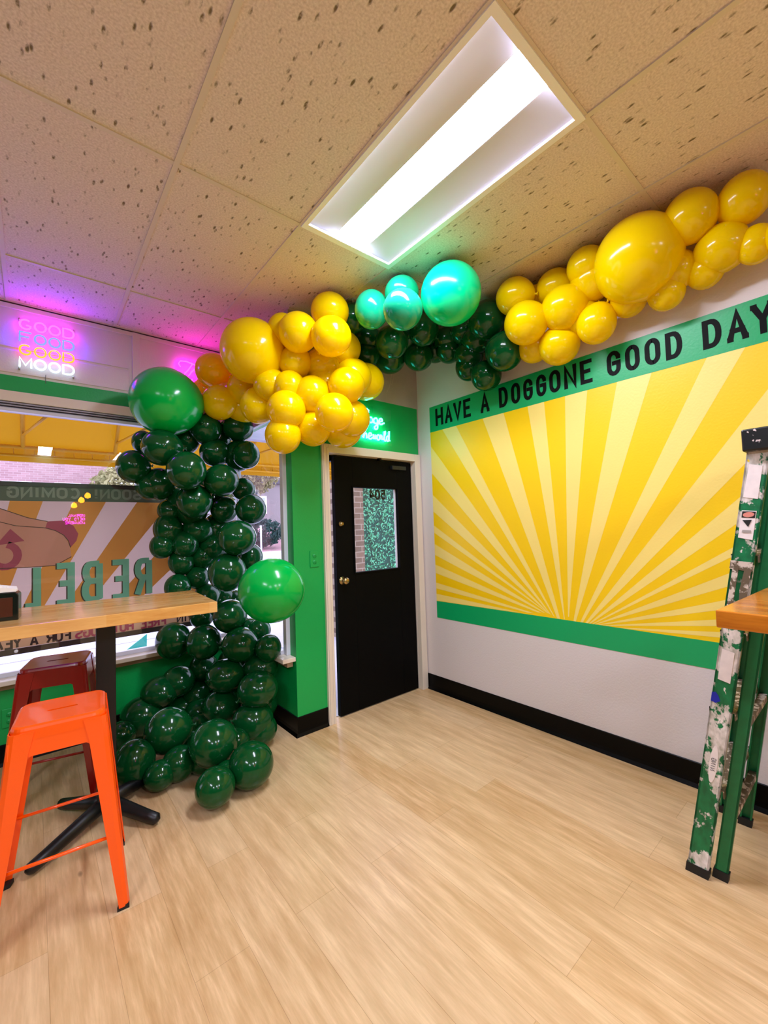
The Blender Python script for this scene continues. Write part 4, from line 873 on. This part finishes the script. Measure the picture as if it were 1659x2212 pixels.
for x in (-4.9, -3.5, -2.775, -2.10, -.78, .3):
    mb = MB(); mb.tube([AW((x, 1.26, 2.93)), AW((x, 2.05, 2.235))], .017, 8); mb.build('rafter', AF, aw)
    mb = MB(); mb.tube([AW((x, 1.95, 2.32)), AW((x+.16, 1.24, 2.36))], .011, 8); mb.build('brace', AF, aw)
w = MB(); w.box((XB, 1.2, 2.34), (3.0, 1.3, H)); w.box((-7, 1.2, 2.35), (XB, 1.3, H)); S('wall_outer', w, mat('lintel_paint', 'b4b0c8', .6))
# ---------------------------------------------------------------- outdoors
def ST(name, mb, m, kind='structure'): return tag(mb.build(name, m), kind=kind)
g_ = MB(); g_.box((-40, YA+.18, -.3), (60, 4.2, -.05)); g_.box((XB+.1, .12, -.3), (4, YA+.2, -.02)); ST('ground_sidewalk', g_, mat('concrete', 'a8a4b0', .9, var=.1, vscale=2))
g_ = MB(); g_.box((-60, 4.2, -.3), (90, 27, -.12)); ST('ground_road', g_, mat('asphalt', 'a4a2b4', .9, var=.06, vscale=.6))
g_ = MB(); g_.box((-60, 4.2, -.3), (90, 4.35, -.04)); g_.box((-60, 26.8, -.3), (90, 27, .05)); ST('ground_kerb', g_, mat('kerb_concrete', 'c8c4d0', .9))
g_ = MB(); g_.hexa([(-60, 27, -.2), (90, 27, -.2), (90, 60, 2.2), (-60, 60, 2.2)], [(-60, 27, 0), (90, 27, 0), (90, 60, 3), (-60, 60, 3)]); ST('ground_bank', g_, mat('mulch_bank', '9c7478', .95, var=.25, vscale=6))
g_ = MB()
for y in (14.8, 15.1): g_.box((-60, y, -.12), (90, y+.12, -.115))
ST('ground_marking', g_, mat('road_paint', 'd8d4c0', .8))
# brick building across the road
bb = empty('brick_building', (-6, 34, 0)); tag(bb, 'pinkish brick building with white windows across the road', 'building')
mb = MB(); mb.box((-14, 0, 0), (7.6, 8, 9)); mb.build('wall', brick_mat('brick_pink', 'a88488', '987478', 'b0989c', .5), bb)
mb = MB(); mb.box((-14, -.15, 2.3), (7.7, 0, 2.7)); mb.build('stone_course', mat('stone_dark', '6c4c58', .9), bb)
for x in (-9, -5.5, 2.5, 5.2, .2):
    f = MB(); f.box((x-.75, -.06, 3.9), (x+.75, .02, 5.4)); fo = f.build('window', mat('far_frame', 'e8e4ec', .5), bb)
    f = MB(); f.box((x-.6, -.08, 4.05), (x-.04, -.05, 5.25)); f.box((x+.04, -.08, 4.05), (x+.6, -.05, 5.25)); f.build('pane', mat('far_glass', '9cb4c4', .15), fo)
# white house far right seen through the trees
hb = empty('white_house', (12.6, 38, 2)); tag(hb, 'small white framed house behind the trees across the road', 'house')
mb = MB(); mb.box((-4, 0, 0), (5, 6, 4.5)); mb.build('wall', mat('house_grey', '8c8484', .9), hb)
mb = MB(); mb.prism([(-4.5, 4.5), (5.5, 4.5), (.5, 7.5)], lambda u, v, d: (u, d-.3, v), 6.6); mb.build('roof', mat('roof_grey', '5c5860', .9), hb)
for x in (-2.2, .2, 2.4):
    f = MB(); f.box((x-.7, -.1, 1.4), (x+.7, 0, 3.2)); fo = f.build('window', mat('far_frame', ''), hb); f = MB(); f.box((x-.5, -.12, 1.6), (x-.05, -.09, 3)); f.box((x+.05, -.12, 1.6), (x+.5, -.09, 3)); f.build('pane', mat('far_glass', ''), fo)
def leaf_mat(n, c, v=.5):
    return mat(n, c, .8, var=v, vscale=1.2, trans=.3)
def crown(mb, c, r, n, s, sq=.8):
    for _ in range(n):
        a = random.uniform(0, 6.283); b_ = math.asin(random.uniform(-1, 1)); q = r*random.uniform(.55, 1)**.6
        p = Vector(c)+Vector((q*math.cos(a)*math.cos(b_), q*math.sin(a)*math.cos(b_), q*sq*math.sin(b_)))
        u = Vector((random.gauss(0, 1), random.gauss(0, 1), random.gauss(0, 1))).normalized(); v = u.orthogonal().normalized(); k = s*random.uniform(.6, 1.3)
        mb.add([p-u*k-v*k*.5, p+u*k*.2-v*k*.7, p+u*k, p+u*k*.2+v*k*.7], [(0, 1, 2, 3)])
def tree(loc, r, h, m, label, n=2600, s=.2):
    t = empty('tree', loc); tag(t, label, 'tree', 'trees across the road')
    mb = MB(); mb.tube([(0, 0, -.5), (.1, 0, h*.5), (-.1, 0, h)], [.28, .2, .1], 8)
    for k in range(4): a = k*1.6; mb.tube([(0, 0, h*.5), (r*.5*math.cos(a), r*.5*math.sin(a), h)], [.1, .04], 6)
    mb.build('trunk', mat('bark', '5c4c4c', .9), t)
    mb = MB(); crown(mb, (0, 0, h), r, n, s); mb.build('foliage', m, t)
l1 = leaf_mat('leaf_olive', '9a9468'); l2 = leaf_mat('leaf_grey', '7c7a6c'); l3 = leaf_mat('leaf_green', '6a8048')
for (x, y, r, h, m_, lb) in ((2.6, 31, 2.6, 4.2, l1, 'olive leaved tree beside the brick building, seen over the banner'), (6.2, 33, 3.0, 5.2, l2, 'grey leaved tree behind the balloon column outside'), (9.3, 34, 2.8, 6.0, l3, 'green leaved tree right of the balloons, under the awning'),
                          (12.2, 33.5, 2.6, 6.6, l1, 'olive tree at the right edge of the window view'), (-2.2, 30.5, 1.6, 3.0, l2, 'small grey tree in front of the brick building')): tree((x, y, .3), r, h, m_, lb)
bs = empty('dark_bush', (11.4, 29.2, .2)); tag(bs, 'dark round bush on the bank across the road', 'bush'); mb = MB(); crown(mb, (0, 0, 1.25), 1.5, 900, .2, .75); mb.build('foliage', leaf_mat('leaf_dark', '24403c'), bs)
b2 = copy_tree(bs); b2.location = (7.9, 29.6, -.1); b2['label'] = 'lower dark bush left of the sign post across the road'
po = empty('sign_post', (10.2, 26.9, 0)); tag(po, 'white metal post by the kerb across the road', 'post'); mb = MB(); mb.tube([(0, 0, -.1), (0, 0, 2.0)], .07, 8); mb.build('pole', mat('post_white', 'd8d4e4', .5), po)
mb = MB(); mb.box((-.09, -.09, -.1), (.09, .09, .05)); mb.build('base', mat('post_white', ''), po)
# alcove outside the door
pr = MB(); pr.box((.52, 1.9, -.1), (.78, 2.4, 3.4)); tag(pr.build('brick_pier', brick_mat('brick_brown', '6c5646', '5c4a3c', '8c7c6c')), 'brown brick pier outside seen through the door glass', 'brick pier')
hg = empty('hedge', (1.5, 2.05, -.05)); tag(hg, 'dense green hedge outside seen through the door glass', 'hedge')
mb = MB(); mb.box((-.68, 0, 0), (1.6, .5, 2.6)); mb.build('core', mat('hedge_core', '12443c', .9), hg)
mb = MB()
for _ in range(7000):
    p = Vector((random.uniform(-.7, 1.6), random.uniform(-.09, .0), random.uniform(0, 2.65))); u = Vector((random.gauss(0, 1), random.gauss(0, .5), random.gauss(0, 1))).normalized(); v = u.cross(Vector((random.gauss(0, .4), 1, random.gauss(0, .4)))).normalized(); k = random.uniform(.015, .032)
    mb.add([p-u*k, p-v*k*.35, p+u*k, p+v*k*.35], [(0, 1, 2, 3)])
mb.build('leaves', mat('hedge_leaf', '44a878', .4, var=.4, vscale=14), hg)
# low teal bench on the sidewalk
tb = empty('teal_bench', (-1.93, 2.2, -.05)); tb.scale = (.62, .62, .85); tag(tb, 'small teal slatted seat on the sidewalk under the banner', 'bench')
tm = mat('teal_paint', '18a89c', .5)
mb = MB(); mb.hexa([(-.2, -.18, .28), (.2, .10, .28), (.2, .12, .28), (-.2, -.16, .28)], [(-.2, -.20, .42), (.2, .06, .56), (.2, .08, .56), (-.2, -.18, .42)]); mb.build('backrest', tm, tb)
mb = MB(); mb.box((-.2, -.16, .24), (.24, .3, .27)); mb.build('seat', tm, tb)
for x, y in ((-.18, -.14), (.22, -.14), (-.18, .28), (.22, .28)): mb = MB(); mb.box((x-.012, y-.012, 0), (x+.012, y+.012, .25)); mb.build('leg', tm, tb)

# ---------------------------------------------------------------- at the back of the room: what the window glass mirrors
s4 = empty('neon_sign', (-2.07, YB+.0, 1.83)); tag(s4, 'pink neon sign on the back wall, mirrored in the window glass above the banner letters', 'neon sign')
mb = MB(); mb.add([(-.33, .02, -.19), (.33, .02, -.19), (.33, .02, .19), (-.33, .02, .19)], [(0, 1, 2, 3)]); mb.build('backing_plate', acr, s4)
mb = MB(); B6 = lambda u, v, d: (-u, .035, v)
for k, tx in enumerate(('NORMAL', 'GETS YOU', 'NOWHERE')): word(mb, tx, -.24, .06-k*.1, .07, .045, .022, 0, B6, 0, 0, .006, .04)
mb.build('tube', neon_mat('neon_pink_back', 'ff18d8', 40), s4); s4.scale = (.68, 1, .72)
for k, (x, y, z) in enumerate(((-2.10, -5.2, 2.07), (-2.0, -5.0, 2.16), (-1.92, -4.8, 2.23))):
    pl_ = empty('pendant_lamp', (x, y, z)); tag(pl_, 'small amber pendant lamp mirrored in the window glass, %s of three' % ('lowest', 'middle', 'highest')[k], 'lamp', 'amber pendant lamps')
    mb = MB(); mb.lathe([(.001, -.05), (.045, -.03), (.05, .0), (.035, .04), (.012, .06), (.001, .06)], n=16); mb.build('bulb', mat('amber_glow', 'ffb040', .4, emit='ff8c10', estr=45), pl_)
    mb = MB(); mb.tube([(0, 0, .06), (0, 0, H-z)], .003, 6); mb.build('cord', mat('cord_black', '101010', .5), pl_)
